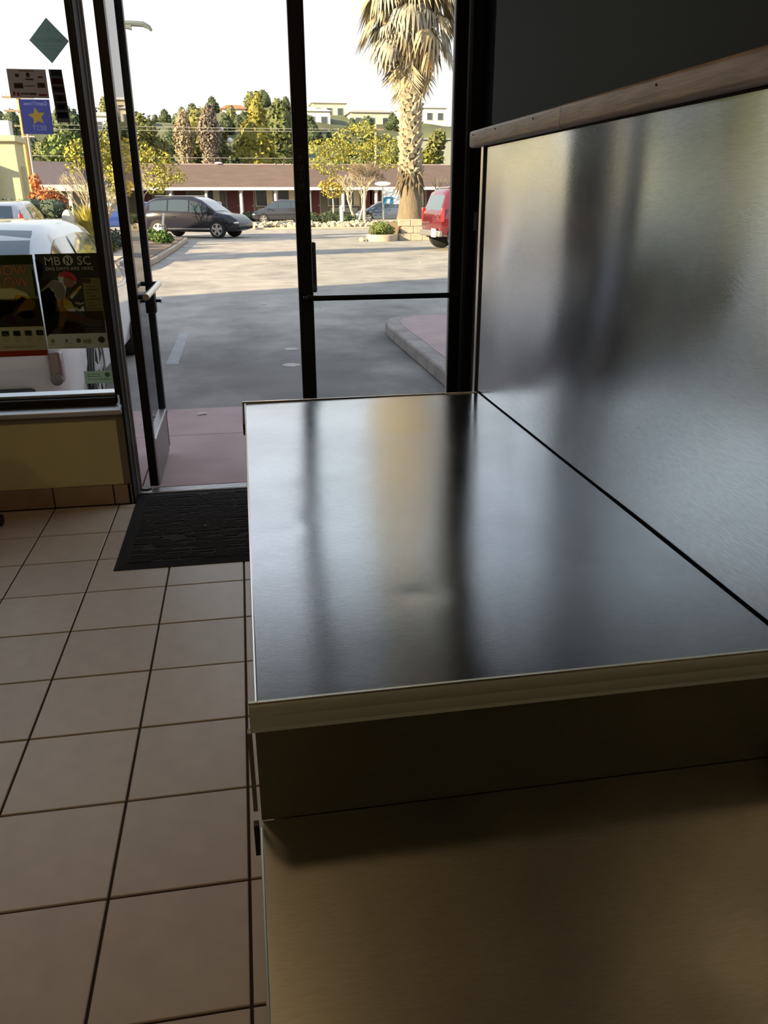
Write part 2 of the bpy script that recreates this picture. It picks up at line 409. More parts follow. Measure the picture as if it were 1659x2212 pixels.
# front nosing (rolled profile)
prof = [(-3.166, .9085), (-3.173, .9095), (-3.1765, .906), (-3.178, .895), (-3.1745, .889), (-3.1775, .880), (-3.1745, .873), (-3.1765, .8685), (-3.168, .8665)]
nz_ = MB().prism_axis(prof, 1.009, XR-.006, 'x'); nz_.build('front_nosing', mat('nosing_steel', (.70, .78, .74), .45, .35, bump=.1), uc, smooth=True)
MB().cyl((1.009, -3.1735, .9095), (XR-.006, -3.1735, .9095), .0016, n=8).build('nosing_edge', STEEL_EDGE, uc, smooth=True)
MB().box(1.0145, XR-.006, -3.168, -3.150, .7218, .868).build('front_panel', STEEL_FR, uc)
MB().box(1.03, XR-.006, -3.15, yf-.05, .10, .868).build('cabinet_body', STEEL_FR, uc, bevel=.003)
MB().box(1.08, XR-.006, -3.1, yf-.10, .0, .10).build('toe_kick', DARK, uc)
MB().box(1.0050, 1.0105, -3.176, -3.166, .745, .868).build('corner_seam', STEEL_FR, uc)
MB().box(1.0035, 1.0105, -3.178, -3.166, .672, .722).build('corner_bracket', RUBBER, uc, bevel=.001)
# dents
lc = thing('lower_counter', 'lower stainless steel counter in the foreground with warm sheen', 'counter', (1.4, -4.2, 0))
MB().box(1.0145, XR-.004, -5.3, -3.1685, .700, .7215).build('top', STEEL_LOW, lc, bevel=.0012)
MB().cyl((1.0145, -5.3, .7185), (1.0145, -3.18, .7185), .0032, n=8).build('side_edge', mat('painted_edge_highlight', (.72, .68, .55), .3, 1), lc, smooth=True)  # warm pale colour painted in for the highlight along the rounded edge
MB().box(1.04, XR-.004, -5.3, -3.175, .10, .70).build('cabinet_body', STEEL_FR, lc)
MB().box(1.09, XR-.004, -5.3, -3.2, 0, .10).build('toe_kick', DARK, lc)
# splash panel (slightly warped sheet)
sp_ = MB(); rows = []
NY, NZ = 60, 14
for j in range(NY+1):
    y = -5.3 + (5.3-1.575)*j/NY; row = []
    for k in range(NZ+1):
        z = .9125 + (1.627-.9125)*k/NZ
        row.append((XR + .0012*math.sin(y*4.1+z*.6) + .0006*math.sin(y*9+1.7-z*.8), y, z))
    rows.append(row)
sp_.rings(rows, closed=False, caps=False)
spo = sp_.build('backsplash', STEEL_SPL, smooth=True)
spl2 = MB().box(XR-.001, XR+.003, -5.3, -3.18, .724, .911).build('lower_sheet', STEEL_SPL, spo)
tag(spo, 'tall brushed stainless steel backsplash panel behind the counters', 'backsplash')
cg = MB().box(XR-.006, XR+.010, -1.553, -1.530, .90, 1.632).build('corner_guard', STEEL_EDGE, bevel=.001)
tag(cg, 'narrow polished steel strip at the far end of the backsplash', 'corner guard')
MB().box(XR+.0, XR+.0115, -1.572, -1.556, .0, 1.632).build('seam', DARK, pw)
# wood cap rail
cap = thing('cap_rail', 'worn brown wooden cap rail on top of the backsplash', 'rail', (XR, -3, 1.63))
def cap_piece(y0, y1, r0, zoff):
    b = MB(); prf = []
    for (cx_, cz_, a0) in ((1.738+.014, 1.634+.012, PI), (1.738+.014, 1.677-.012, PI/2)):
        for k in range(5):
            a = (a0 + (PI/2)*k/4) if a0 == PI else (PI - (PI/2)*k/4)
            prf.append((cx_+.014*math.cos(a), cz_+.012*math.sin(a)*(1 if a0 != PI else 1)))
    lo = [(1.746+.008*math.cos(PI+PI/2*(4-k)/4), 1.639+.008*math.sin(PI+PI/2*(4-k)/4)) for k in range(5)]
    hi = [(1.747+.009*math.cos(PI-PI/2*k/4), 1.668+.009*math.sin(PI-PI/2*k/4)) for k in range(5)]
    prf = [(XR+.0118, 1.631)] + lo + hi + [(XR+.0118, 1.677)]
    rings = []
    n = 10 if y1-y0 > .1 else 2
    for k in range(n+1):
        y = y0+(y1-y0)*k/n; s_ = 1.0
        if k == n and r0: s_ = .72
        rings.append([(1.752+(p[0]-1.752)*(1 if p[0] > 1.752 else s_), y, 1.6555+(p[1]-1.6555)*s_+zoff) for p in prf])
        if k == n-1 and r0: rings.append([(p[0], y1-.012, p[1]+zoff) for p in prf])
    b.rings(rings); return b
cap_piece(-2.19, -1.452, True, 0).build('rail_piece', WOODC, cap, smooth=True)
cap_piece(-5.3, -2.192, False, .0006).build('rail_piece', mat('worn_painted_wood_b', (.32, .25, .20), .40, var=.25, vscale=28, stretch=(3, .3, 3), bump=.2, bscale=70), cap, smooth=True)
for yy in (-1.50, -1.72, -2.02, -2.62, -3.02): MB().cyl((1.7395, yy, 1.664), (1.7368, yy, 1.664), .0022, n=8).build('nail_head', DARK, cap)
MB().box(XR-.002, XR+.0115, -5.3, -1.60, 1.6275, 1.634).build('painted_cap_shadow', DARK, pw)  # near-black strip painted in for the shadow under the cap rail

# ceiling lamps (warm, dim); rear and left ones added as fill light
lampm = mat('lamp_diffuser', (1.0, .66, .33), .5, emit=30)
for k, (lx, ly) in enumerate([(.62, -2.3), (.3, -5.2), (-2.2, -2.8)]):
    cl = thing('ceiling_lamp', 'round warm ceiling lamp above the %s' % (('floor beside the upper counter', 'rear of the shop floor, added as fill light', 'left side of the shop floor, added to brighten the wall')[k]), 'lamp', (lx, ly, 2.95))
    MB().cyl((lx, ly, 2.90), (lx, ly, 2.95), .15, n=28).build('housing', WHITE, cl, smooth=True)
    MB().cyl((lx, ly, 2.885), (lx, ly, 2.90), .13, n=28).build('diffuser', lampm, cl, smooth=True)

# rolling chair at the left edge
ch = thing('rolling_chair', 'black rolling chair with castors at the left wall, cut by the frame', 'chair', (-.496, -.371, 0))
cb = MAT_B = mat('black_plastic', (.012, .012, .013), .4)
for k in range(5):
    a = math.radians(40 + 72*k); dx, dy = math.cos(a), math.sin(a); cx_, cy_ = -.496, -.371
    MB().tube([(cx_+.03*dx, cy_+.03*dy, .125), (cx_+.18*dx, cy_+.18*dy, .12), (cx_+.29*dx, cy_+.29*dy, .10), (cx_+.345*dx, cy_+.345*dy, .078)], [.026, .022, .017, .013], 10).build('leg', cb, ch, smooth=True)
    px, py = cx_+.355*dx, cy_+.355*dy
    w = MB()
    for s_ in (-.016, .016): w.cyl((px-dy*0+s_*.9*abs(dx)-.008, py+s_*.5-.0, .028), (px+s_*.9*abs(dx)+.008, py+s_*.5, .028), .028, n=18)
    cw = w.build('caster', RUBBER, ch, smooth=True)
    MB().cyl((px, py, .05), (px, py, .076), .010, n=10).build('stem', STEEL_EDGE, cw, smooth=True)
MB().cyl((-.496, -.371, .09), (-.496, -.371, .42), .028, n=16).build('column', cb, ch, smooth=True)
MB().box(-.72, -.28, -.59, -.15, .42, .49).build('seat', mat('black_fabric', (.02, .02, .022), .9), ch, bevel=.03)
MB().box(-.72, -.67, -.57, -.17, .56, .95).build('backrest', MATS['black_fabric'], ch, bevel=.02)
MB().box(-.715, -.685, -.40, -.34, .44, .60).build('back_support', cb, ch, bevel=.005)
# ================================================================== STICKERS AND POSTERS ON THE WINDOW
GY = .1992
def paper(nm, c, tr=.9):
    if nm in MATS: return MATS[nm]
    m = bpy.data.materials.new(nm); m.use_nodes = True; n = m.node_tree.nodes; l = m.node_tree.links; n.clear()
    o = n.new('ShaderNodeOutputMaterial'); d = n.new('ShaderNodeBsdfDiffuse'); t = n.new('ShaderNodeBsdfTranslucent'); x = n.new('ShaderNodeMixShader'); x.inputs[0].default_value = tr
    for q in (d, t): q.inputs[0].default_value = tuple(c) + (1,); l.new(q.outputs[0], x.inputs[1 if q is d else 2])
    l.new(x.outputs[0], o.inputs[0]); MATS[nm] = m; return m
def sheet(name, label, x0, x1, z0, z1, col, y=GY, poly=None, rough=.6):
    b = MB(); pts = poly or [(x0, z0), (x1, z0), (x1, z1), (x0, z1)]
    b.prism_axis(pts, y-.0006, y, 'y')
    o = b.build(name, paper('paper_%s_%d' % (name, len(MATS)), col)); tag(o, label, name.replace('_', ' ')); return o
def art(name, parent, x0, x1, z0, z1, shapes, y):
    """flat print: shapes = (colour, [(u,v)...]) laid one above another"""
    cols = []; b = MB()
    for i, (c, pts) in enumerate(shapes):
        if c not in cols: cols.append(c)
        b.mi = cols.index(c); yy = y - .00004*(i+1)
        b.add([(x0+(x1-x0)*u, yy, z0+(z1-z0)*v) for u, v in pts], [tuple(range(len(pts)))])
    ms = [paper('ink_%03d_%03d_%03d' % tuple(int(k*999) for k in c), tuple(min(.9, k*INK) for k in c)) for c in cols]
    return b.build(name, ms, parent)
def outlines(body, size, x, z, y, mirror=False, align='CENTER', sx=1.0, thick=False):
    """outline loops (x, z) of flat letters, same arguments as text_mb"""
    cu = bpy.data.curves.new('t', 'FONT'); cu.body = body; cu.size = size; cu.align_x = align
    if thick: cu.offset = size*.026
    o = bpy.data.objects.new('t', cu); COL.objects.link(o); bpy.context.view_layer.update()
    cv = o.to_curve(bpy.context.evaluated_depsgraph_get()); out = []; k = -1 if mirror else 1
    for sp in cv.splines:
        bp = sp.bezier_points; lp = []
        for i in range(len(bp)):
            p, q = bp[i], bp[(i+1) % len(bp)]
            for t in (0, .34, .67):
                u = 1-t; v = p.co*u*u*u + p.handle_right*3*u*u*t + q.handle_left*3*u*t*t + q.co*t*t*t
                if not lp or (v-lp[-1]).length > size*.004: lp.append(v.copy())
        if len(lp) > 2: out.append([(x + k*sx*v.x, z + v.y) for v in lp])
    o.to_curve_clear(); bpy.data.objects.remove(o); bpy.data.curves.remove(cu); return out
def knockout(outer, holes, y):
    """flat sheet with letters left open, as in print on clear film"""
    cu = bpy.data.curves.new('k', 'CURVE'); cu.dimensions = '2D'; cu.fill_mode = 'BOTH'
    for lp in [outer] + holes:
        sp = cu.splines.new('POLY'); sp.points.add(len(lp)-1); sp.use_cyclic_u = True
        for i, (a, c) in enumerate(lp): sp.points[i].co = (a, c, 0, 1)
    o = bpy.data.objects.new('k', cu); COL.objects.link(o); me = bpy.data.meshes.new_from_object(o)
    mb = MB().add([(v.co.x, y, v.co.y) for v in me.vertices], [tuple(p.vertices) for p in me.polygons])
    bpy.data.objects.remove(o); bpy.data.curves.remove(cu); bpy.data.meshes.remove(me); return mb
def R_(a, b, c, d): return [(a, b), (c, b), (c, d), (a, d)]
INK = 2.2
def C_(cx, cz, rx, rz, n=16): return [(cx+rx*math.cos(2*PI*i/n), cz+rz*math.sin(2*PI*i/n)) for i in range(n)]

# poster with the digging volunteer
pa = sheet('poster', 'dark poster with cream lettering MB SC and a person in a red cap', .057, .360, .795, 1.250, (.50, .47, .36), poly=[(.057, .797), (.360, .794), (.357, 1.2515), (.062, 1.2495)])
blk = (.014, .012, .010); cr_ = (.33, .29, .20); shirt = (.17, .155, .135); skin = (.30, .17, .10); yel = (.32, .25, .05); olv = (.19, .155, .07)
sh = [((.05, .055, .05), [(.0, .72), (.10, .78), (.10, .90), (.0, .95)]), ((.06, .05, .045), R_(.0, .16, .95, .40)),
      (shirt, [(.0, .60), (.02, .735), (.22, .735), (.36, .70), (.40, .62), (.36, .54), (.24, .55), (.20, .64), (.10, .60)]),
      ((.012, .012, .014), [(.0, .60), (.14, .66), (.22, .60), (.20, .40), (.06, .33), (.0, .40)]),
      (skin, [(.24, .55), (.35, .55), (.34, .43), (.55, .36), (.70, .31), (.72, .28), (.60, .28), (.32, .35), (.24, .42)]),
      ((.22, .12, .08), [(.38, .70), (.40, .77), (.52, .76), (.58, .68), (.52, .64), (.42, .65)]),
      ((.40, .05, .06), [(.33, .765), (.34, .80), (.42, .825), (.54, .80), (.60, .745), (.58, .70), (.50, .745), (.40, .765)]),
      ((.42, .36, .33), [(.31, .755), (.40, .775), (.39, .765), (.31, .745)]),
      (yel, [(.36, .54), (.62, .66), (.67, .66), (.67, .645), (.40, .52)]), (yel, [(.20, .24), (.30, .52), (.35, .55), (.46, .50), (.50, .44), (.38, .42), (.32, .30), (.26, .20)]),
      ((.30, .26, .17), [(.52, .48), (.64, .46), (.63, .485), (.53, .50)]), ((.30, .26, .17), [(.50, .40), (.66, .50), (.67, .49), (.52, .39)]), ((.30, .26, .17), [(.48, .43), (.66, .34), (.66, .355), (.49, .445)]),
      ((.10, .065, .05), [(.22, .19), (.40, .29), (.62, .22), (.60, .17), (.3, .16)]),
      (olv, [(.68, .32), (.68, .745), (.975, .745), (.975, .29)]), ((.15, .10, .07), R_(.68, .70, .82, .74))]
for k in range(11): sh.append(((.10, .08, .04), R_(.71, .69-.034*k, .71+.10+.12*((k*7) % 3)/2, .697-.034*k)))
for k in range(3): sh.append(((.10, .09, .07), R_(.05, .225-.03*k, .92-.2*(k == 2), .232-.03*k)))
for k, (u, r, c) in enumerate(((.08, .035, (.24, .21, .06)), (.30, .03, (.26, .22, .13)), (.49, .04, (.12, .09, .03)), (.86, .055, (.07, .05, .035)))):
    sh.append((c, C_(u, .085, r, r*.66)))
sh += [(cr_, C_(.86, .085, .035, .023)), ((.12, .09, .06), C_(.86, .085, .02, .013)), ((.24, .20, .10), R_(.03, .045, .13, .052)), ((.26, .23, .13), R_(.25, .05, .38, .057)), ((.26, .23, .13), R_(.56, .05, .70, .10)), ((.22, .19, .12), R_(.2, .018, .62, .023))]
art('printed_picture', pa, .060, .3585, .797, 1.250, sh, GY-.0013)
lt = MB(); ly = GY-.0016
ty = GY-.0010
ta = [('MB', .057, .137, 1.197, ty, False, 'CENTER', 1.0, True), ('SC', .057, .284, 1.198, ty, False, 'CENTER', 1.0, True), ('DIG DAYS ARE HERE', .0215, .212, 1.1735, ty, False, 'CENTER', 1.12, True)]
sol = [text_mb(*a_) for a_ in ta]
ecl = [(.2095+.0235*math.cos(2*PI*i/32), 1.2185+.0235*math.sin(2*PI*i/32)) for i in range(32)]
em = MB().add([(a, ty, c) for a, c in ecl], [tuple(range(32))])
sil = [[(.005, .62), (.005, .735), (.22, .735), (.32, .72), (.31, .755), (.34, .80), (.42, .825), (.54, .80), (.60, .745), (.58, .69), (.50, .655), (.42, .65), (.40, .60), (.37, .55), (.46, .50), (.50, .44), (.55, .37), (.66, .325), (.66, .28), (.60, .26), (.40, .30), (.32, .30), (.26, .20), (.20, .24), (.26, .40), (.24, .54), (.20, .60)],
       [(.68, .32), (.68, .745), (.975, .745), (.975, .29)], [(.44, .557), (.64, .672), (.66, .655), (.48, .53)], [(.52, .48), (.64, .46), (.63, .485), (.53, .50)], [(.56, .43), (.655, .50), (.665, .49), (.58, .415)]]
hol = [l for a_ in ta for l in outlines(*a_)] + [ecl] + [[(.060+.2985*u, .797+.453*v) for u, v in q] for q in sil]
knockout([(.0595, .858), (.3585, .858), (.3565, 1.2508), (.0625, 1.2490)], hol, ty).build('printed_ground', paper('ground_black', (.10, .09, .07)), pa)
lt.add(*text_mb('THE TRAIL TO BUILD TRAILS', .0095, .214, 1.160, ly, sx=1.15)) if False else None
for s_ in sol: lt.add(*s_)
em.build('emblem', paper('poster_cream_ink', (.95, .93, .85)), pa)
lt.build('lettering', paper('poster_cream_ink', (.95, .93, .85)), pa)
MB().add(*text_mb('N', .047, .2095, 1.202, ly-.0001, thick=True, sx=.7)).build('emblem_letter', mat('poster_black_ink', blk, .6), pa)
# poster with the mower
pb_ = sheet('poster', 'green and orange poster with a red foot band, left of the dark poster', -.225, .053, .765, 1.247, (.48, .45, .34), poly=[(-.222, .762), (.055, .769), (.049, 1.2475), (-.228, 1.247)])
gr = (.07, .10, .012); ta = [('NOW', .062, -.064, 1.156, ty, False, 'CENTER', 1.0, True), ('OW', .064, -.042, 1.100, ty, False, 'CENTER', 1.0, True)]
sol2 = [text_mb(*a_) for a_ in ta]
knockout([(-.223, .911), (.051, .911), (.0485, 1.2465), (-.226, 1.2465)], [l for a_ in ta for l in outlines(*a_)] + [[(-.222+.2725*u, .766+.4805*v) for u, v in [(.10, .50), (.12, .60), (.35, .68), (.60, .685), (.80, .63), (.93, .53), (.88, .47), (.6, .44), (.42, .38), (.36, .42)]]], ty).build('printed_ground', paper('ground_olive', (.30, .28, .17)), pb_)
sh = [(gr, R_(0, .91, 1, 1)), ((.075, .065, .04), R_(0, .30, 1, .58)),  ((.03, .03, .02), R_(.95, .60, .98, .86)),
      ((.42, .36, .20), [(.15, .60), (.35, .73), (.62, .72), (.80, .64), (.78, .58), (.3, .52)]), ((.45, .27, .03), [(.5, .50), (.62, .62), (.84, .60), (.93, .53), (.88, .47), (.6, .45)]), ((.03, .022, .018), [(.15, .50), (.35, .57), (.62, .56), (.72, .60), (.78, .58), (.55, .44), (.2, .38)]),
      ((.012, .01, .01), C_(.76, .42, .14, .04)), ((.17, .11, .08), [(.42, .40), (.74, .575), (.77, .57), (.46, .38)]), ((.13, .06, .045), [(.36, .42), (.5, .42), (.55, .36), (.5, .31), (.42, .36)]),
      ((.36, .32, .22), R_(0, .0, 1, .30)), ((.30, .045, .02), R_(0, 0, 1, .058))]
icg = (.03, .05, .035)
for k in range(4):
    u = .335 + k*.195 - .0; sh.append((icg, [(u-.062, .215), (u-.062, .255), (u-.05, .262), (u+.05, .262), (u+.062, .255), (u+.062, .215), (u+.05, .208), (u-.05, .208)]))
    for q in range(4): sh.append(((.20, .18, .12), R_(u-.055, .185-.011*q, u+.05-.02*(q % 2), .188-.011*q)))
cc = (.33, .29, .20)
u = .335; sh += [(cc, [(u-.035, .215), (u-.035, .238), (u-.01, .246), (u+.01, .226), (u+.04, .226), (u+.04, .216)])]
u = .53; sh += [((.12, .15, .11), C_(u, .25, .01, .006)), ((.12, .15, .11), [(u-.005, .214), (u-.02, .235), (u, .243), (u+.02, .235), (u+.01, .214)])]
u = .725; sh += [(cc, C_(u, .235, .045, .021)), (icg, C_(u, .235, .032, .015)), (cc, [(u-.035, .246), (u-.028, .25), (u+.035, .224), (u+.028, .22)])]
u = .92; sh += [(cc, R_(u-.025, .217, u+.025, .238)), (cc, C_(u, .24, .018, .013)), (icg, C_(u, .24, .01, .007)), (icg, R_(u-.012, .237, u+.012, .240)), (cc, R_(u-.025, .221, u+.025, .237)), (icg, C_(u, .229, .006, .004))]
sh += [((.20, .18, .12), R_(.2, .105, .85, .108)), ((.16, .14, .10), R_(.25, .092, .80, .098)), ((.20, .18, .12), R_(.3, .315, .72, .318))]
art('printed_picture', pb_, -.224, .051, .766, 1.2465, sh, GY-.0013)
lt = MB()
for s_ in sol2: lt.add(*s_)
lt.build('lettering', paper('poster_orange_ink', (.95, .32, .16)), pb_)
# small green label
lb_ = sheet('window_label', 'small pale green label stuck low on the window beside the jamb', .209, .351, .615, .679, (.58, .67, .54))
art('printed_text', lb_, .209, .351, .615, .679, [((.16, .18, .13), R_(.1, .72, .55, .78)), ((.16, .18, .13), R_(.1, .55, .6, .60)), ((.15, .16, .12), C_(.8, .68, .09, .2)), ((.17, .19, .14), R_(.1, .3, .9, .35))], GY-.0006)
# diamond
cx_, cz_, hw = .2625, 2.146, .0835
di = sheet('window_sticker', 'grey green diamond warning sticker high on the window', 0, 0, 0, 0, (.39, .46, .43), y=.2078, poly=[(cx_-hw, cz_), (cx_, cz_-.088), (cx_+hw, cz_), (cx_, cz_+.088)])
b = MB()
q = [(cx_-hw, cz_), (cx_, cz_-.088), (cx_+hw, cz_), (cx_, cz_+.088)]; q2 = [(cx_+(p[0]-cx_)*.93, cz_+(p[1]-cz_)*.93) for p in q]
for k in range(4):
    a, c, d, e3 = q[k], q[(k+1) % 4], q2[(k+1) % 4], q2[k]; b.add([(p[0], .2070, p[1]) for p in (a, c, d, e3)], [(0, 1, 2, 3)])
b.build('border', paper('sticker_pale_edge', (.9, .95, .92)), di)
b = MB().add(*text_mb('WARNING', .0235, cx_, cz_-.006, .2069, mirror=True, thick=True, sx=1.02))
b.add([(cx_-.012, .2069, cz_+.032), (cx_+.004, .2069, cz_+.03), (cx_+.014, .2069, cz_+.042), (cx_-.004, .2069, cz_+.05)], [(0, 1, 2, 3)])
for k in range(3): b.add([(cx_-.045+.012*k, .2069, cz_-.019-.011*k), (cx_+.045-.012*k, .2069, cz_-.019-.011*k), (cx_+.045-.012*k, .2069, cz_-.0215-.011*k), (cx_-.045+.012*k, .2069, cz_-.0215-.011*k)], [(0, 1, 2, 3)])
b.build('lettering', paper('sticker_grey_ink', (.85, .9, .88)), di)
# card sheet
sc_ = sheet('window_sticker', 'grey brown sticker sheet with rows of small payment logos above the blue star sticker', .064, .229, 1.918, 2.033, (.40, .34, .30), y=.2078)
dk = (.09, .06, .05); rdk = (.25, .06, .04)
art('printed_logos', sc_, .064, .229, 1.918, 2.033, [(dk, R_(.20, .72, .30, .84)), (dk, C_(.53, .80, .055, .09)), (dk, R_(.45, .62, .66, .68)), ((.12, .05, .035), R_(.78, .70, .90, .76)),
    (dk, R_(.13, .33, .37, .52)), ((.09, .055, .045), R_(.16, .40, .34, .44)), (dk, [(.40, .40), (.66, .41), (.66, .44), (.40, .43)]), (dk, R_(.74, .36, .94, .54)), ((.10, .07, .055), C_(.84, .45, .04, .05)),
    (rdk, R_(.08, .08, .14, .22)), (rdk, C_(.21, .13, .04, .08)), (dk, R_(.28, .12, .48, .17)), (dk, R_(.50, .11, .68, .18)), (rdk, R_(.74, .07, .95, .15)), (dk, R_(.3, .92, .7, .95))], .2072)
# strip
st_ = sheet('window_sticker', 'narrow dark vertical strip of payment card stickers beside the logo sheet', .243, .3015, 1.820, 2.034, (.22, .19, .19), y=.2078, poly=[(.250, 1.819), (.306, 1.821), (.2985, 2.034), (.242, 2.034)])
art('printed_logos', st_, .246, .302, 1.82, 2.034, [((.10, .11, .10), R_(.06, .87, .90, .99)), ((.04, .045, .05), R_(.20, .90, .80, .95)), ((.20, .04, .02), R_(.06, .72, .92, .84)), ((.13, .02, .015), C_(.36, .78, .22, .05)), ((.22, .07, .02), C_(.64, .78, .22, .05)),
    ((.11, .075, .06), R_(.08, .57, .94, .69)), ((.05, .04, .035), R_(.2, .63, .8, .655)), ((.20, .09, .04), [(.5, .58), (.94, .58), (.94, .63)]), ((.085, .08, .065), R_(.10, .40, .95, .53)), ((.03, .03, .03), C_(.5, .465, .16, .045)), ((.07, .065, .055), R_(.12, .24, .95, .37)), ((.02, .02, .02), R_(.3, .28, .8, .33)), ((.02, .022, .05), R_(.14, .08, .95, .20))], .2072)
MB().add(*text_mb('VISA', .017, .2735, 2.0125, .2064, mirror=True, thick=True)).build('lettering', mat('visa_ink', (.03, .035, .05), .6), st_)
# blue star
def star(cx, cz, r, rot, n=5):
    return [(cx+(r if k % 2 == 0 else r*.48)*math.cos(rot+PI*k/n), cz+(r if k % 2 == 0 else r*.48)*math.sin(rot+PI*k/n)*.92) for k in range(2*n)]
sv = star(.52, .51, .29, PI/2+.12); 
ta = [('BEST', .031, .168, 1.786, .2074, True, 'CENTER', .95, True), ('GoodTimes', .0215, .165, 1.889, .2074, True, 'CENTER', .98)]
sol = [text_mb(*a_) for a_ in ta]
stl = [(.096+.1315*u, 1.771+.142*v) for u, v in sv]
kb = knockout([(.096, 1.771), (.2275, 1.771), (.2275, 1.913), (.096, 1.913)], [l for a_ in ta for l in outlines(*a_)] + [stl], .2074)
bl = kb.build('window_sticker', paper('sticker_blue', (.11, .115, .36))); tag(bl, 'blue sticker with a yellow star and mirrored word BEST under the logo sheet', 'window sticker')
cs = (.096+.1315*.52, .2074, 1.771+.142*.50)
b = MB().add([cs] + [(a, .2074, c) for a, c in stl], [(0, k+1, (k+1) % 10+1) for k in range(10)])
b.build('star', paper('star_yellow', (.50, .33, .07)), bl)
lt = MB()
for s_ in sol: lt.add(*s_)
lt.add(*text_mb('2017', .008, .140, 1.7765, .2071, mirror=True)) if False else None
lt.build('lettering', paper('sticker_white_ink', (.37, .37, .68)), bl)
# ================================================================== EXTERIOR
GZ = -.05
ASPH = mat('asphalt', (.295, .275, .250), .88, var=.16, vscale=1.6, bump=.35, bscale=90)
def asphalt_tune():
    n = ASPH.node_tree.nodes; l = ASPH.node_tree.links; b = n['Principled BSDF']
    tcn = n.new('ShaderNodeTexCoord'); rampout = b.inputs['Base Color'].links[0].from_socket
    t = n.new('ShaderNodeTexNoise'); t.inputs['Scale'].default_value = .75; t.inputs['Detail'].default_value = 7; t.inputs['Roughness'].default_value = .65
    mp = n.new('ShaderNodeMapping'); mp.inputs['Scale'].default_value = (1.0, .6, 1); l.new(tcn.outputs['Object'], mp.inputs[0]); l.new(mp.outputs[0], t.inputs['Vector'])
    # oil-darkened area where cars stop near the door (a stain with its own place)
    dv = n.new('ShaderNodeVectorMath'); dv.operation = 'DISTANCE'; dv.inputs[1].default_value = (1.9, 3.6, GZ); l.new(tcn.outputs['Object'], dv.inputs[0])
    mr = n.new('ShaderNodeMapRange'); mr.inputs['From Min'].default_value = 1.0; mr.inputs['From Max'].default_value = 4.5; mr.inputs['To Min'].default_value = .26; mr.inputs['To Max'].default_value = 0
    l.new(dv.outputs['Value'], mr.inputs[0])
    ad = n.new('ShaderNodeMath'); ad.operation = 'SUBTRACT'; l.new(t.outputs['Fac'], ad.inputs[0]); l.new(mr.outputs[0], ad.inputs[1])
    r = n.new('ShaderNodeValToRGB'); r.color_ramp.elements[0].position = .22; r.color_ramp.elements[1].position = .52
    r.color_ramp.elements[0].color = (.50, .49, .50, 1); r.color_ramp.elements[1].color = (1.05, 1.03, 1.0, 1); l.new(ad.outputs[0], r.inputs[0])
    mx = n.new('ShaderNodeMixRGB'); mx.blend_type = 'MULTIPLY'; mx.inputs[0].default_value = 1; l.new(rampout, mx.inputs[1]); l.new(r.outputs[0], mx.inputs[2]); l.new(mx.outputs[0], b.inputs['Base Color'])
asphalt_tune()
gp = MB().box(-60, 90, .26, 90, GZ-.3, GZ).build('parking_lot', ASPH); struct(gp)
PINK = mat('pink_concrete', (.38, .27, .255), .85, var=.10, vscale=3, bump=.2, bscale=60)
# entrance slab in bays
sl = MB().box(-4.4, 6.0, .262, 2.19, GZ-.1, -.032).build('entrance_slab', mat('slab_joint', (.12, .09, .085), .9)); struct(sl)
for i, (a, c) in enumerate(((-4.4, -1.3), (-1.3, .40), (.40, 2.70), (2.70, 6.0))):
    for (d, e2) in ((.262, .36), (.364, 1.42), (1.426, 2.185)):
        m = PINK if d > .3 else mat('worn_sill_concrete', (.22, .18, .17), .9, var=.6, vscale=18, stretch=(1, 3, 1))
        MB().box(a+.003, c-.003, d, e2, -.035, -.022).build('slab_panel', m, sl, bevel=.003)
# raised curb walk on the right
cu = thing('raised_walkway', 'raised pinkish concrete walkway with rounded curb right of the entrance', 'walkway', (4, 4.4, GZ))
po = [(2.72, 2.30), (2.70, 5.30), (2.73, 5.75), (2.85, 6.08), (3.08, 6.28), (3.45, 6.36), (9.0, 6.36), (9.0, 2.30)]
MB().prism(po, GZ, .092).build('curb', mat('curb_concrete', (.27, .23, .21), .85, var=.2, vscale=4, bump=.3), cu, bevel=.02)
WALKM = mat('walk_concrete', (.42, .36, .345), .85, var=.10, vscale=3, bump=.2, bscale=60)
def inner(p, d): return [(max(x, 2.72+d) if x < 5 else x, min(max(y, 2.3), 6.36-d)) for x, y in p]
pi2 = [(2.88, 2.32), (2.87, 5.30), (2.90, 5.68), (3.0, 5.95), (3.18, 6.12), (3.5, 6.19), (9.0, 6.19), (9.0, 2.32)]
for a, c in ((2.32, 4.0), (4.006, 6.3)):
    pp = [(x, min(max(y, a), c)) for x, y in pi2]
    q = []
    for p in pp:
        if not q or (abs(p[0]-q[-1][0])+abs(p[1]-q[-1][1])) > 1e-4: q.append(p)
    MB().prism(q, .088, .0965).build('walk_panel', PINK, cu)
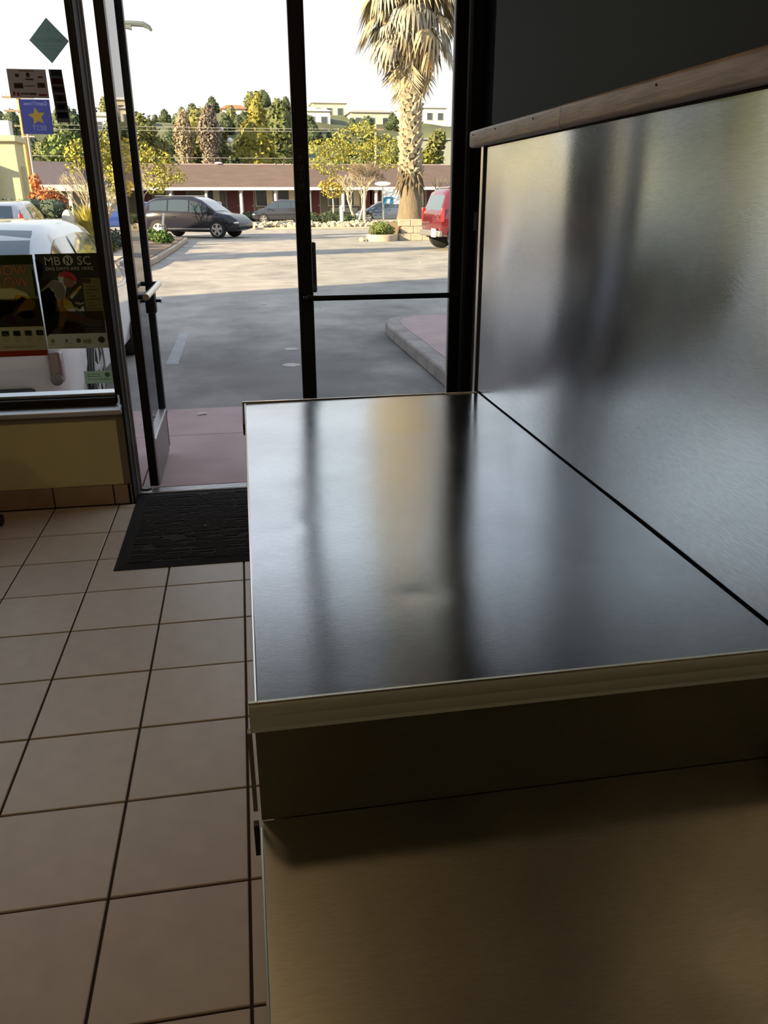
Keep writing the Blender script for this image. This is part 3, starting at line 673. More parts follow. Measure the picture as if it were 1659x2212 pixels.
# ground marks
mk = mat('pale_cover', (.36, .33, .31), .8, var=.3, vscale=20)
for i, (x, y, r) in enumerate(((1.52, 4.83, .075), (1.46, 3.92, .09))):
    o = MB().cyl((x, y, GZ-.002), (x, y, GZ+.004), r, n=20).build('utility_cover', mk); tag(o, 'pale round utility cover in the asphalt, %s' % ('farther of the two' if i == 0 else 'nearer of the two'), 'cover')
o = MB().box(.22, .34, 4.2, 6.3, GZ-.002, GZ+.0015).build('painted_line', mat('faded_paint', (.29, .285, .285), .9, var=.1)); tag(o, 'faded short painted line on the asphalt in front of the door', 'marking')
for i, (x, y) in enumerate(((.67, 1.98), (1.35, 9.0), (2.2, 8.4), (5.6, 17.0))):
    o = MB().ball((x, y, (-.02 if y < 2.2 else GZ)+.006), .04, .018, .007, 8, 5, .3).build('litter', mat('litter_white', (.7, .66, .6), .8))
    tag(o, ['white scrap of litter on the pink entrance slab', 'white scrap of litter on the shaded asphalt, nearer the center stile', 'second white scrap of litter on the shaded asphalt, farther right', 'white scrap of litter on the sunlit lot before the red truck'][i], 'litter')

# building shell above our shop (casts the shade on the lot)
roof_m = mat('stucco_exterior', (.45, .40, .33), .9, bump=.2, bscale=30)
struct(MB().box(-8.0, 14, -16, .33, 2.9, 5.45).build('roof', roof_m))
struct(MB().prism([(-30, -3.1), (-8.0, 6.25), (-8.0, -16), (-30, -16)], -.05, 5.45).build('wall_shade_wing', roof_m))  # unseen neighbouring wing, added with a slanted edge to shape the lot's shadow
struct(MB().box(2.45, 14, .0, .33, -.05, 2.9).build('wall_exterior_right', roof_m))
struct(MB().box(-8, -4.4, .0, .33, -.05, 2.9).build('wall_exterior_front', roof_m))

# ------------------------------------------------------------------ cars
TINT = mat('tinted_car_glass', (.012, .018, .022), .06, .0, coat=1)
TINT1 = mat('car_side_glass', (.03, .045, .06), .05, coat=1)
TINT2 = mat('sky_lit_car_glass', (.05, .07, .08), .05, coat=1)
TIRE = mat('tyre', (.018, .018, .018), .85)
RIM = mat('alloy_rim', (.55, .54, .52), .3, .8)
CHROME = mat('chrome', (.7, .7, .7), .15, 1)
REDL = mat('red_lens', (.45, .015, .02), .2, coat=1)
CLRL = mat('clear_lens', (.65, .62, .58), .15, coat=1)
AMBL = mat('amber_lens', (.7, .25, .04), .2)
PLATE = mat('licence_plate_white', (.7, .7, .7), .5)
def car(label, loc, rz, paint, st, wheels, wr, W, win=None, front=True, rims=5, ground=GZ, rear=None, glass=None, cat='car', name='car', group=None, mirror=True, tw=.2, frontglass=None, rearglass=None, plate=True, lamp=None, arch=True, lampw=.80):
    glass = glass or TINT1
    t = thing(name, label, cat, (loc[0], loc[1], ground), rz, group)
    X = [s[0] for s in st]
    def at(x, k):
        for a, b in zip(st[:-1], st[1:]):
            if a[0] <= x <= b[0]: u = (x-a[0])/(b[0]-a[0]+1e-9); return a[k]+(b[k]-a[k])*u
        return st[0][k] if x < X[0] else st[-1][k]
    # densify
    xs = []
    for a, b in zip(X[:-1], X[1:]):
        n = max(1, int((b-a)/.25))
        xs += [a+(b-a)*i/n for i in range(n)]
    xs.append(X[-1])
    rs = []
    for x in xs:
        zb, zt, zr, wb, wt = (at(x, k) for k in (1, 2, 3, 4, 5))
        h = [(wb*.80, zb), (wb*.965, zb+.07*(zt-zb)), (wb, zb+.35*(zt-zb)), (wb*.985, zb+.78*(zt-zb)), (wb*.94, zt), (wt+(wb*.94-wt)*.12, zr-(zr-zt)*.12), (wt*.90, zr), (wt*.45, zr+.012)]
        rs.append([(x, y, z) for y, z in h] + [(x, -y, z) for y, z in reversed(h)])
    MB().rings(rs).build('body', paint, t, smooth=True, local=True)
    def side_panel(nm, xa, xb, f0, f1, m, sgn, off=.012):
        b = MB(); n = max(2, int((xb-xa)/.15)); vs = []
        for i in range(n+1):
            x = xa+(xb-xa)*i/n; zt, zr, wb, wt = (at(x, k) for k in (2, 3, 4, 5))
            y0, y1 = wb*.94, wt+(wb*.94-wt)*.12; z0, z1 = zt, zr-(zr-zt)*.12
            for f in (f0, f1): vs.append((x, sgn*(y0+(y1-y0)*f+off), z0+(z1-z0)*f))
        b.add(vs, [(2*i, 2*i+2, 2*i+3, 2*i+1) for i in range(n)])
        return b.build(nm, m, t, smooth=True, local=True)
    for (xa, xb) in (win or []):
        for sgn in (-1, 1): side_panel('side_window', xa, xb, .10, .90, glass, sgn)
    def top_panel(nm, xa, xb, m, wf=.93, off=.012):
        b = MB(); n = max(2, int((xb-xa)/.15)); vs = []
        for i in range(n+1):
            x = xa+(xb-xa)*i/n; zr, wt = at(x, 3), at(x, 5)
            for s_ in (-1, 0, 1): vs.append((x, s_*wt*wf*.93, zr+off+(.014 if s_ == 0 else 0)))
        f = []
        for i in range(n):
            for k in (0, 1): f.append((3*i+k, 3*i+k+1, 3*i+k+4, 3*i+k+3))
        return b.add(vs, f).build(nm, m, t, smooth=True, local=True)
    if frontglass: top_panel('windshield', *frontglass, glass)
    if rearglass: top_panel('rear_window', rearglass[0], rearglass[1], rearglass[2] if len(rearglass) > 2 else glass)
    for wx in wheels:
        for sgn in (-1, 1):
            if arch:
                b = MB(); yy = sgn*(at(wx, 4)*1.002+.002); vs = [(wx, yy, wr)]; n = 16; R = wr*1.17
                for i in range(n+1):
                    a = -.15+ (PI+.3)*i/n; vs.append((wx+R*math.cos(a), yy, wr+R*math.sin(a)))
                b.add(vs, [(0, i+1, i+2) for i in range(n)]).build('wheel_arch', DARK, t, local=True)
            y1 = sgn*(W+.012); y0 = sgn*(W-tw)
            b = MB(); prf = [(y0, wr*.9), (y0+(y1-y0)*.12, wr), (y0+(y1-y0)*.88, wr), (y1, wr*.93), (y1, wr*.68)]
            n = 24; rr = []
            for (yy, r) in prf: rr.append([(wx+r*math.cos(2*PI*i/n), yy, wr+r*math.sin(2*PI*i/n)) for i in range(n)])
            wh = b.rings(rr).build('wheel', TIRE, t, smooth=True, local=True)
            b = MB(); yo = y1+sgn*.006
            for i in range(rims):
                a = 2*PI*i/rims+.3; ca, sa = math.cos(a), math.sin(a); w0, w1 = wr*.10, wr*.17
                b.add([(wx-sa*w0, yo, wr+ca*w0), (wx+sa*w0, yo, wr-ca*w0), (wx+ca*wr*.64+sa*w1, yo, wr+sa*wr*.64-ca*w1), (wx+ca*wr*.64-sa*w1, yo, wr+sa*wr*.64+ca*w1)], [(0, 1, 2, 3)])
            rr = [[(wx+r*math.cos(2*PI*i/n), yo, wr+r*math.sin(2*PI*i/n)) for i in range(n)] for r in (wr*.62, wr*.69)]
            b.rings(rr, caps=False); b.cyl((wx, yo-sgn*.01, wr), (wx, yo+sgn*.01, wr), wr*.14, n=10)
            b.build('rim', RIM, wh, local=True)
    xf, xr = X[-1], X[0]
    zf = at(xf-.12, 2); wf_ = at(xf-.15, 4)
    for sgn in (-1, 1):
        if front:
            MB().ball((xf-.20, sgn*(wf_*.86), zf-.09), .20, .13, .075, 10, 6).build('headlight', CLRL, t, smooth=True, local=True)
        zl = at(xr+.1, 2); wl = at(xr+.12, 4)
        if lamp: z0, z1, lx = lamp
        else: z0, z1, lx = zl-.22, zl, .10
        if lampw < 2: MB().box(xr-.012, xr+lx, sgn*wl*lampw, sgn*(wl+.010), z0, z1).build('tail_light', REDL, t, local=True, bevel=.02)
        if mirror:
            xm = frontglass[1]-.32 if frontglass else 0
            MB().ball((xm, sgn*(at(xm, 4)+.09), at(xm, 2)+.07), .07, .11, .065, 8, 6).build('mirror', paint, t, smooth=True, local=True)
    zb = at(xf-.1, 1)
    MB().box(xf-.10, xf+.015, -wf_*.82, wf_*.82, zb+.02, zb+.14).build('front_bumper', DARK, t, local=True, bevel=.02)
    if plate: MB().box(xr-.030, xr-.018, -.16, .16, .55, .68).build('licence_plate', PLATE, t, local=True, bevel=.004)
    return t
P_DARK = mat('paint_charcoal_blue', (.014, .013, .022), .10, 0)
P_BLK = mat('paint_black', (.028, .03, .04), .12, .1, coat=1)
P_GREY = mat('paint_blue_grey', (.075, .095, .14), .12, .1, coat=1)
P_BLUE = mat('paint_blue', (.02, .05, .22), .12, .1, coat=1)
P_RED = mat('paint_dark_red', (.10, .008, .011), .12, .1, coat=1)
P_SILV = mat('paint_silver_rose', (.42, .38, .41), .12, .1, coat=1)
P_WHITE = mat('paint_white', (.72, .69, .70), .28, 0, coat=1)
suv_st = [(-2.35, .48, .92, .94, .78, .74), (-2.26, .34, .99, 1.06, .86, .76), (-1.95, .28, 1.05, 1.50, .90, .66), (-1.55, .27, 1.06, 1.63, .92, .66), (-.6, .25, 1.03, 1.69, .93, .68), (.15, .25, 1.0, 1.665, .93, .68), (.6, .25, .99, 1.50, .93, .70), (1.30, .25, .97, 1.03, .93, .80), (1.9, .27, .88, .93, .90, .78), (2.18, .34, .70, .74, .82, .68), (2.28, .42, .58, .60, .74, .60)]
su = car('dark charcoal crossover with silver alloy wheels crossing the lot behind the curb island', (-.74, 33.8), math.radians(-24), P_DARK, suv_st, (-1.42, 1.34), .355, .93, win=[(-1.82, -.98), (-.92, .02), (.08, .86)], frontglass=(.28, 1.22), rearglass=(-2.2, -1.98))
for sgn in (-1, 1):
    MB().box(-1.6, .2, sgn*.60-.015, sgn*.60+.015, 1.69, 1.715).build('roof_rail', CHROME, su, local=True, bevel=.005)
    MB().box(-.98, 1.02, sgn*.935-.01, sgn*.935+.01, .36, .40).build('side_trim', CHROME, su, local=True, bevel=.004)
    for x in (-.75, .25): MB().box(x, x+.2, sgn*.925-.012, sgn*.925+.02, .86, .885).build('door_handle', P_DARK, su, local=True, bevel=.006)
    b = MB(); 
hat_st = [(-1.95, .42, .85, .90, .74, .68), (-1.85, .28, .93, 1.10, .80, .66), (-1.6, .24, .98, 1.40, .84, .60), (-1.0, .22, .97, 1.50, .85, .62), (0, .22, .93, 1.53, .86, .62), (.55, .22, .91, 1.38, .86, .62), (1.25, .22, .88, .94, .85, .72), (1.75, .26, .76, .80, .80, .66), (1.97, .36, .58, .62, .70, .56)]
c2 = car('small black hatchback facing left behind the rock border', (3.95, 55.2), PI, P_BLK, hat_st, (-1.18, 1.22), .31, .86, win=[(-1.5, -.72), (-.66, .14), (.2, .9)], frontglass=(.3, 1.18), rearglass=(-1.82, -1.62))
sed_st = [(-2.2, .42, .82, .85, .74, .66), (-2.05, .28, .92, .95, .82, .70), (-1.5, .24, .95, 1.16, .86, .62), (-.9, .22, .95, 1.41, .87, .60), (0, .22, .92, 1.46, .88, .60), (.5, .22, .90, 1.34, .88, .60), (1.35, .22, .87, .92, .87, .74), (1.95, .26, .72, .76, .80, .66), (2.2, .36, .56, .60, .70, .56)]
c3 = car('blue grey sedan facing left partly behind the palm trunk', (11.25, 54.6), PI, P_GREY, sed_st, (-1.32, 1.38), .32, .88, win=[(-1.3, -.6), (-.52, .2), (.26, 1.0)], frontglass=(.35, 1.28), rearglass=(-1.5, -.98))
c4 = car('black sedan parked nose-in at the motel behind the charcoal crossover', (-.72, 59.3), PI/2, P_BLK, sed_st, (-1.32, 1.38), .32, .88, win=[(-1.3, -.6), (-.52, .2), (.26, 1.0)], frontglass=(.35, 1.28), rearglass=(-1.5, -.98), plate=False)
c5 = car('blue car mostly hidden behind the open door stiles', (-5.2, 43.0), math.radians(178), P_BLUE, hat_st, (-1.18, 1.22), .31, .86, win=[(-1.5, -.72), (-.66, .14), (.2, .9)], frontglass=(.3, 1.18), rearglass=(-1.82, -1.62), glass=TINT2)
c6 = car('pinkish silver car cut by the left edge, beyond the white car', (-4.86, 19.3), PI/2, P_SILV, hat_st, (-1.18, 1.22), .31, .86, win=[(-1.5, -.72), (-.66, .14), (.2, .9)], frontglass=(.3, 1.18), rearglass=(-1.83, -1.60), glass=TINT2, lamp=(.82, 1.25, .10), lampw=.90)
red_st = [(-2.45, .52, 1.05, 1.07, .90, .84), (-2.40, .44, 1.16, 1.20, .93, .82), (-2.22, .42, 1.20, 1.72, .95, .74), (-2.0, .40, 1.20, 1.88, .96, .74), (-1.2, .38, 1.20, 1.93, .96, .75), (.3, .38, 1.18, 1.92, .96, .75), (.7, .38, 1.16, 1.80, .96, .76), (1.15, .38, 1.14, 1.20, .95, .84), (2.1, .40, 1.08, 1.12, .94, .84), (2.45, .50, .90, .95, .90, .80)]
c7 = car('dark red sport utility vehicle with bright tail light beside the right door frame', (9.60, 22.85), math.radians(7), P_RED, red_st, (-1.78, 1.45), .42, .96, win=[(-2.12, -1.0), (-.92, .10), (.18, .95)], frontglass=(.6, 1.1), rearglass=(-2.405, -2.10, TINT2), lamp=(.86, 1.28, .10), lampw=.94, plate=False, cat='truck', name='red_truck')
MB().box(-2.53, -2.40, -.92, .92, .42, .60).build('rear_bumper', mat('bumper_grey', (.30, .29, .28), .4, .6), c7, local=True, bevel=.03)
MB().box(-2.56, -2.50, -.60, -.28, .40, .66).build('licence_plate', PLATE, c7, local=True, bevel=.01)
for sgn in (-1, 1): MB().box(-2.2, 2.2, sgn*.965-.008, sgn*.965+.008, .66, .69).build('side_trim', CHROME, c7, local=True, bevel=.004)
# white car parked outside the window (rear towards the shop)
wh_st = [(-2.10, .34, .66, .68, .70, .64), (-2.02, .20, .78, .80, .80, .72), (-1.90, .17, .86, .90, .845, .72), (-1.72, .17, .92, 1.02, .85, .66), (-1.35, .17, .95, 1.28, .85, .62), (-1.10, .17, .95, 1.365, .85, .61), (-.3, .16, .93, 1.39, .85, .61), (.3, .16, .91, 1.36, .85, .61), (1.15, .16, .88, .95, .85, .72), (1.8, .2, .76, .80, .80, .68), (2.08, .32, .58, .62, .70, .58)]
cw = car('white hatchback parked nose-out right outside the posters window', (-.97, 3.62), PI/2, P_WHITE, wh_st, (-1.22, 1.28), .31, .85, win=[(-1.42, -.78), (-.70, .14), (.2, .9)], frontglass=(.32, 1.1), rearglass=(-1.76, -1.22, TINT2), plate=False, lampw=3, ground=GZ)
MB().box(-2.115, -2.02, -.790, -.705, .40, .615).build('tail_light', mat('dim_red_lens', (.20, .10, .10), .2, coat=1), cw, local=True, bevel=.02)
MB().box(-2.135, -2.10, -.80, -.625, .40, .60).build('reflector', mat('dim_red_lens', (.22, .05, .05), .25, coat=1), cw, local=True, bevel=.015) if False else None
MB().box(-2.14, -2.03, -.60, .60, .23, .375).build('rear_bumper_recess', RUBBER, cw, local=True, bevel=.03)
MB().cyl((-2.06, -.747, .43), (-2.125, -.747, .43), .040, n=18).build('fog_light', mat('grey_lens', (.10, .09, .095), .2, coat=1), cw, local=True, smooth=True)

# ------------------------------------------------------------------ planting
def leaf_mesh(name, m, clumps, n, size, core=None, seed=1, droop=0):
    r = np.random.RandomState(seed); cl = np.array(clumps, float)
    vol = (cl[:, 3]*cl[:, 4]*cl[:, 5])**(2/3.); idx = r.choice(len(cl), n, p=vol/vol.sum())
    d = r.normal(size=(n, 3)); d /= np.linalg.norm(d, axis=1)[:, None]
    rad = r.uniform(.72, 1.06, n)[:, None]
    c = cl[idx, :3] + d*rad*cl[idx, 3:6]
    a = r.normal(size=(n, 3)); a[:, 2] -= droop; a /= np.linalg.norm(a, axis=1)[:, None]
    b = np.cross(a, d + r.normal(size=(n, 3))*.6); b /= np.linalg.norm(b, axis=1)[:, None]+1e-9
    s = size*r.uniform(.6, 1.3, n)[:, None]
    v = np.stack([c-a*s, c-b*s*.5, c+a*s, c+b*s*.5], 1).reshape(-1, 3)
    mb = MB(); mb.v = [tuple(x) for x in v]; mb.f = [(4*i, 4*i+1, 4*i+2, 4*i+3) for i in range(n)]; mb.m = [0]*n
    if core:
        st0 = random.getstate(); random.seed(seed)
        for k in cl: mb.ball(k[:3], k[3]*core, k[4]*core, k[5]*core, 9, 6, .12)
        random.setstate(st0)
    return mb
def leaf_mat(nm, c, v=.35, tr=0):
    return mat(nm, c, .75, var=v, vscale=1.1)
L_YEL = leaf_mat('leaf_yellow_green', (.27, .25, .035)); L_OLV = leaf_mat('leaf_olive', (.13, .135, .035)); L_DRK = leaf_mat('leaf_dark', (.045, .065, .025), .5)
L_CYP = leaf_mat('leaf_cypress', (.17, .16, .02), .45); L_HILL = leaf_mat('leaf_hill', (.075, .10, .05), .4); L_ORG = leaf_mat('leaf_orange', (.45, .14, .04)); L_GRASS = leaf_mat('grass_yellow', (.50, .42, .07)); L_HDG = leaf_mat('leaf_hedge', (.035, .05, .032), .5)
BARK = mat('bark_grey_tan', (.26, .20, .14), .9, var=.3, vscale=6); BARKP = mat('bark_pale', (.50, .42, .30), .9, var=.2, vscale=6)
def stuff(o): o['kind'] = 'stuff'; return o
def branches(mb, p, d, L, r, depth, rg, spread=.5, gravity=.0, n=3, minr=.006):
    p = Vector(p); d = Vector(d).normalized(); q = p + d*L*.5 + Vector((rg.uniform(-1, 1), rg.uniform(-1, 1), 0))*L*.05; e2 = p + d*L
    mb.tube([p, q, e2], [r, r*.85, r*.68], 5)
    if depth == 0: return
    for k in range(n):
        nd = (d + Vector((rg.uniform(-1, 1), rg.uniform(-1, 1), rg.uniform(-.5, .7)-gravity))*spread).normalized()
        branches(mb, p + d*L*rg.uniform(.55, 1), nd, L*rg.uniform(.55, .8), max(minr, r*.6), depth-1, rg, spread, gravity, n, minr)
def tree(label, x, y, h, clumps, n, size, m, trunk_r=.15, trunk_to=None, core=.82, seed=1, name='tree', group=None, bark=BARK, z0=GZ, droop=0, cat='tree'):
    t = thing(name, label, cat, (x, y, z0), 0, group)
    tk = MB(); zt = trunk_to if trunk_to is not None else h*.5
    tk.tube([(x, y, z0), (x+.05, y, z0+zt*.5), (x, y, z0+zt)], [trunk_r, trunk_r*.8, trunk_r*.5], 8); tk.build('trunk', bark, t, smooth=True)
    f = leaf_mesh('foliage', m, [(x+c[0], y+c[1], z0+c[2], c[3], c[4], c[5]) for c in clumps], n, size, core, seed, droop).build('foliage', m, t); stuff(f)
    return t
def rnd_clumps(seed, n, w, z0, z1, rmin, rmax, taper=0):
    r = random.Random(seed); out = []
    for k in range(n):
        f = (k+.5)/n; z = z0+(z1-z0)*f; ww = w*(1-f*taper)*(math.sin(PI*min(1, .15+f*.85))**.5 if not taper else 1)
        a = r.uniform(0, 2*PI); q = r.uniform(0, .75)*ww; rr = r.uniform(rmin, rmax)*(1-f*taper*.6)
        out.append((math.cos(a)*q, math.sin(a)*q*.6, z, rr, rr, rr*.9))
    return out
# behind the motel
tree('tall bright yellow-green conical cypress behind the motel roof', 2.9, 75, 10.4, [(0, 0, 2.5, 2.7, 2.0, 2.6), (-.2, 0, 4.6, 2.1, 1.7, 2.2), (.1, 0, 6.6, 1.45, 1.3, 1.9), (.35, 0, 8.4, .85, .8, 1.5), (.5, 0, 9.7, .35, .35, .75), (-1.6, 0, 3.4, 1.0, 1, 1.5), (1.6, 0, 3.6, 1.0, 1, 1.6), (.9, -.3, 6.0, .9, .8, 1.1), (-.7, -.3, 5.8, .8, .8, 1.1)], 6500, .20, L_CYP, .3, 6, .9, 11)
tree('dark round-topped conifer right behind the conical cypress', 5.5, 79.5, 10.2, [(0, 0, 2.5, 2.0, 1.8, 2.6), (0, 0, 5.2, 1.9, 1.7, 2.4), (.1, 0, 7.6, 1.55, 1.5, 2.2), (.1, 0, 9.1, .95, .9, 1.1)], 4200, .22, leaf_mat('leaf_conifer_dark', (.06, .075, .015), .4), .3, 6, .92, 12)
tree('broad rounded olive tree behind the bare poplars', -1.9, 79, 9.4, [(0, 0, 3, 2.3, 2, 2.5), (-.9, 0, 6.3, 1.7, 1.6, 1.8), (.7, 0, 6.0, 1.8, 1.6, 2.2), (0, 0, 8.1, 1.5, 1.4, 1.3), (1.6, 0, 4.5, 1.3, 1.2, 1.9)], 5200, .22, leaf_mat('leaf_olive_dark', (.12, .12, .03), .5), .35, 7, .88, 13)
tree('loose green tree left of the bare poplars behind the motel', -6.9, 74, 8.2, rnd_clumps(3, 12, 2.4, 2.5, 7.2, 1.0, 1.6), 5200, .22, L_OLV, .3, 6, .75, 14)
tree('dark green tree beyond the left edge of the door glass', -9.2, 81, 9.0, rnd_clumps(4, 12, 2.6, 2.5, 8.0, 1.3, 1.9), 4000, .24, L_DRK, .3, 6, .85, 15)
tree('sunlit yellow-green tree above the left motel wing', -13.4, 74, 7.4, rnd_clumps(6, 10, 2.2, 2.5, 6.2, 1.0, 1.5), 4000, .24, leaf_mat('leaf_mid_green', (.13, .17, .04), .4), .3, 6, .85, 16)
tree('large dark evergreen mass behind the left motel wing', -22.0, 84, 8.4, rnd_clumps(8, 14, 4.6, 2.5, 7.4, 1.8, 2.5), 5200, .26, L_HILL, .3, 6, .88, 17)
tree('tall dark evergreen rising between the blue sticker and the left jamb', -14.6, 86, 10.0, rnd_clumps(21, 12, 2.6, 3.0, 8.6, 1.4, 2.0), 4500, .26, L_DRK, .3, 6, .88, 56)
tree('tall grey-green tree at the far left edge behind the yellow building', -14.5, 48, 8.0, rnd_clumps(9, 12, 1.5, 3.0, 6.9, 1.0, 1.5), 4000, .22, leaf_mat('leaf_grey_green', (.16, .17, .09), .4), .3, 6, .8, 18)
tree('low dark bush mass at the foot of the cypress behind the roof', .9, 71.6, 5.2, [(0, 0, 3.4, .9, .4, 1.5), (-.4, 0, 3.2, .7, .4, 1.1)], 1800, .18, L_DRK, .2, 3, .88, 19, name='bush', cat='bush')
for i, (x, y, h, w, lb2) in enumerate(((-4.25+1.1, 73, 8.4, .85, 'tall pale leafless poplar behind the motel, left of two'), (-.95, 72.5, 8.9, 1.0, 'tall greyish leafless poplar behind the motel, right of two'))):
    t = thing('bare_poplar', lb2, 'tree', (x, y, GZ)); rg = random.Random(20+i); b = MB()
    b.tube([(x, y, GZ), (x, y, h*.5), (x, y, h*.9)], [.16, .10, .03], 6)
    for k in range(170):
        zz = h*(.30+.62*rg.random()); a = rg.uniform(0, 2*PI); q = w*rg.uniform(.3, 1)*(1-.35*abs(zz/h-.55)/.45)
        b.tube([(x, y, zz), (x+math.cos(a)*q*.7, y+math.sin(a)*q*.6, zz+.5), (x+math.cos(a)*q, y+math.sin(a)*q*.8, zz+1.1)], [.035, .022, .010], 4)
    tw = leaf_mesh('twigs', None, [(x, y, h*.50, w*.75, w*.7, h*.36), (x, y, h*.76, w*1.0, w*.8, h*.20), (x+.1, y, h*.9, w*.5, w*.5, h*.12)], 3600, .15, None, 30+i, -1.5)
    b.build('trunk', BARKP if i == 0 else mat('bark_grey', (.27, .22, .19), .9), t); stuff(tw.build('twigs', mat('twig_tan' if i == 0 else 'twig_grey', (.30, .245, .155) if i == 0 else (.20, .165, .13), .9, var=.3), t))
# near-left yellow trees
def multi_stem(label, x, y, h, stems, seed, clumps, n, size, m, z0=GZ, bark=BARKP, depth=4, L0=.9, r0=.055, core=None):
    t = thing('tree', label, 'tree', (x, y, z0)); rg = random.Random(seed)
    b = MB()
    for k in range(stems):
        a = 2*PI*k/stems + rg.uniform(-.3, .3); dx, dy = math.cos(a)*.35, math.sin(a)*.35
        if stems == 1: dx = dy = 0
        branches(b, (x+dx*.2, y+dy*.2, z0), (dx*.9, dy*.9, 1), L0, r0, depth, rg, .55, .0, 3, .008)
    b.build('trunk', bark, t)
    if n: stuff(leaf_mesh('foliage', m, [(x+c[0], y+c[1], z0+c[2], c[3], c[4], c[5]) for c in clumps], n, size, core, seed).build('foliage', m, t))
    return t
multi_stem('yellow-leaved multi-stemmed tree seen between the left window jamb and stickers', -4.0, 28, 4, 5, 41, [(-.1, 0, 3.1, .75, .7, .5), (.6, 0, 3.3, .6, .6, .5), (.9, 0, 2.6, .5, .5, .5), (-.5, 0, 2.7, .4, .4, .3), (.9, 0, 2.0, .35, .5, .5)], 1500, .075, L_YEL, depth=4, L0=1.15)
multi_stem('sparse yellow-leaved tree in front of the motel roof right of the door leaf', -2.85, 31.5, 4, 1, 43, [(.6, 0, 3.0, .6, .6, .5), (1.2, 0, 2.6, .55, .6, .42), (.8, 0, 2.3, .6, .6, .35), (1.65, 0, 2.35, .32, .4, .22), (.1, 0, 3.3, .6, .5, .5), (.7, 0, 1.95, .4, .5, .25), (1.15, 0, 3.15, .22, .3, .18)], 1500, .065, L_YEL, depth=4, L0=1.05)
# right of the centre stile
multi_stem('broad sparse yellow-green tree behind the small bare tree', 8.5, 49.5, 6, 2, 44, [(0, 0, 5.0, 1.4, 1, .8), (-2.2, 0, 4.5, .9, 1, .5), (1.9, 0, 4.9, .7, .8, .4), (-2.7, 0, 3.6, .5, .6, .3), (-1.3, 0, 4.4, 1.0, 1, .7), (1.2, 0, 4.3, 1.0, 1, .7), (-.3, 0, 3.9, 1.3, 1, .7), (-1.8, 0, 3.3, .7, .8, .4), (1.9, 0, 3.7, .7, .8, .5), (.5, 0, 5.6, .8, .8, .4), (-2.0, 0, 3.9, .5, .5, .3)], 3600, .085, L_YEL, depth=4, L0=1.7, r0=.09)
bt = thing('bare_tree', 'small bare tree with straight pale trunk in the rock border', 'tree', (8.25, 44.5, .16)); rg = random.Random(50)
b = MB(); b.tube([(8.25, 44.5, .16), (8.25, 44.5, 1.1), (8.27, 44.5, 2.2)], [.10, .085, .06], 8); b.build('trunk', BARKP, bt, smooth=True)
b = MB()
for k in range(9):
    a = 2*PI*k/9; branches(b, (8.27, 44.5, 1.95+.03*k), (math.cos(a)*.8, math.sin(a)*.8, .7+.25*(k % 3)), .62, .022, 4, rg, .55, .0, 4, .006)
stuff(b.build('twigs', mat('bark_brown', (.26, .20, .135), .9), bt))
tree('small tree with gold-brown leaves left behind the bare tree trunk', 7.3, 52.5, 3.0, [(0, 0, 2.1, .75, .6, .5), (.3, 0, 2.6, .6, .5, .4), (-.5, 0, 2.4, .4, .4, .3)], 700, .09, leaf_mat('leaf_gold_brown', (.34, .26, .05)), .06, 2.2, None, 51, bark=BARKP)
tree('round olive bush above the motel roof right of the palm', 17.6, 74, 5.8, [(0, 0, 4.6, 1.5, 1.3, 1.1), (-.9, 0, 4.2, 1.0, 1, .8), (1, 0, 4.3, 1, 1, .8)], 2200, .2, leaf_mat('leaf_gold_olive', (.24, .22, .03)), .2, 4, .85, 52, name='bush', cat='bush')
tree('feathery yellow-green tree at the right end above the motel roof', 19.9, 76, 8, rnd_clumps(12, 7, 1.2, 4.5, 7.2, .5, .9), 1600, .2, L_OLV, .18, 6, .7, 53)
multi_stem('thin bare tree above the red truck in front of the motel roof', 14.6, 52, 4, 1, 54, [], 0, .1, L_YEL, depth=4, L0=1.5, r0=.06, bark=BARK)
tree('off-frame tree casting long shade over the lot', -9.6, 15.6, 7, rnd_clumps(13, 9, 1.2, 3.0, 5.6, .7, 1.1), 2500, .14, L_OLV, .18, 4, .75, 55)
# low plants
def shrub(name, label, cat, cl, n, size, m, seed, core=.85, loc=None):
    loc = loc or (cl[0][0], cl[0][1], GZ); t = thing(name, label, cat, loc)
    stuff(leaf_mesh('foliage', m, cl, n, size, core, seed).build('foliage', m, t))
    b = MB().cyl((loc[0], loc[1], loc[2]), (loc[0], loc[1], cl[0][2]), .03, n=6).build('stem', BARK, t); return t
pl = thing('round_planter', 'round pale concrete planter ring at the edge of the sunlit lot', 'planter', (6.56, 28.6, GZ))
CONC = mat('cream_concrete', (.40, .33, .26), .85, var=.12, vscale=3)
n = 28; ring = []
for (r, z) in ((.60, GZ), (.60, .17), (.57, .20), (.44, .20), (.42, .17), (.42, .02)): ring.append([(6.56+r*math.cos(2*PI*i/n), 28.6+r*math.sin(2*PI*i/n), z) for i in range(n)])
MB().rings(ring, caps=False).build('rim', CONC, pl, smooth=True); MB().cyl((6.56, 28.6, GZ), (6.56, 28.6, .12), .42, n=20).build('soil', mat('soil', (.12, .08, .05), .95), pl)
shrub('shrub', 'rounded green shrub growing in the round planter', 'shrub', [(6.52, 28.6, .42, .42, .38, .27), (6.80, 28.6, .34, .28, .25, .22), (6.3, 28.6, .34, .25, .25, .2)], 1500, .045, leaf_mat('leaf_green', (.12, .15, .035)), 60, loc=(6.52, 28.6, .12))
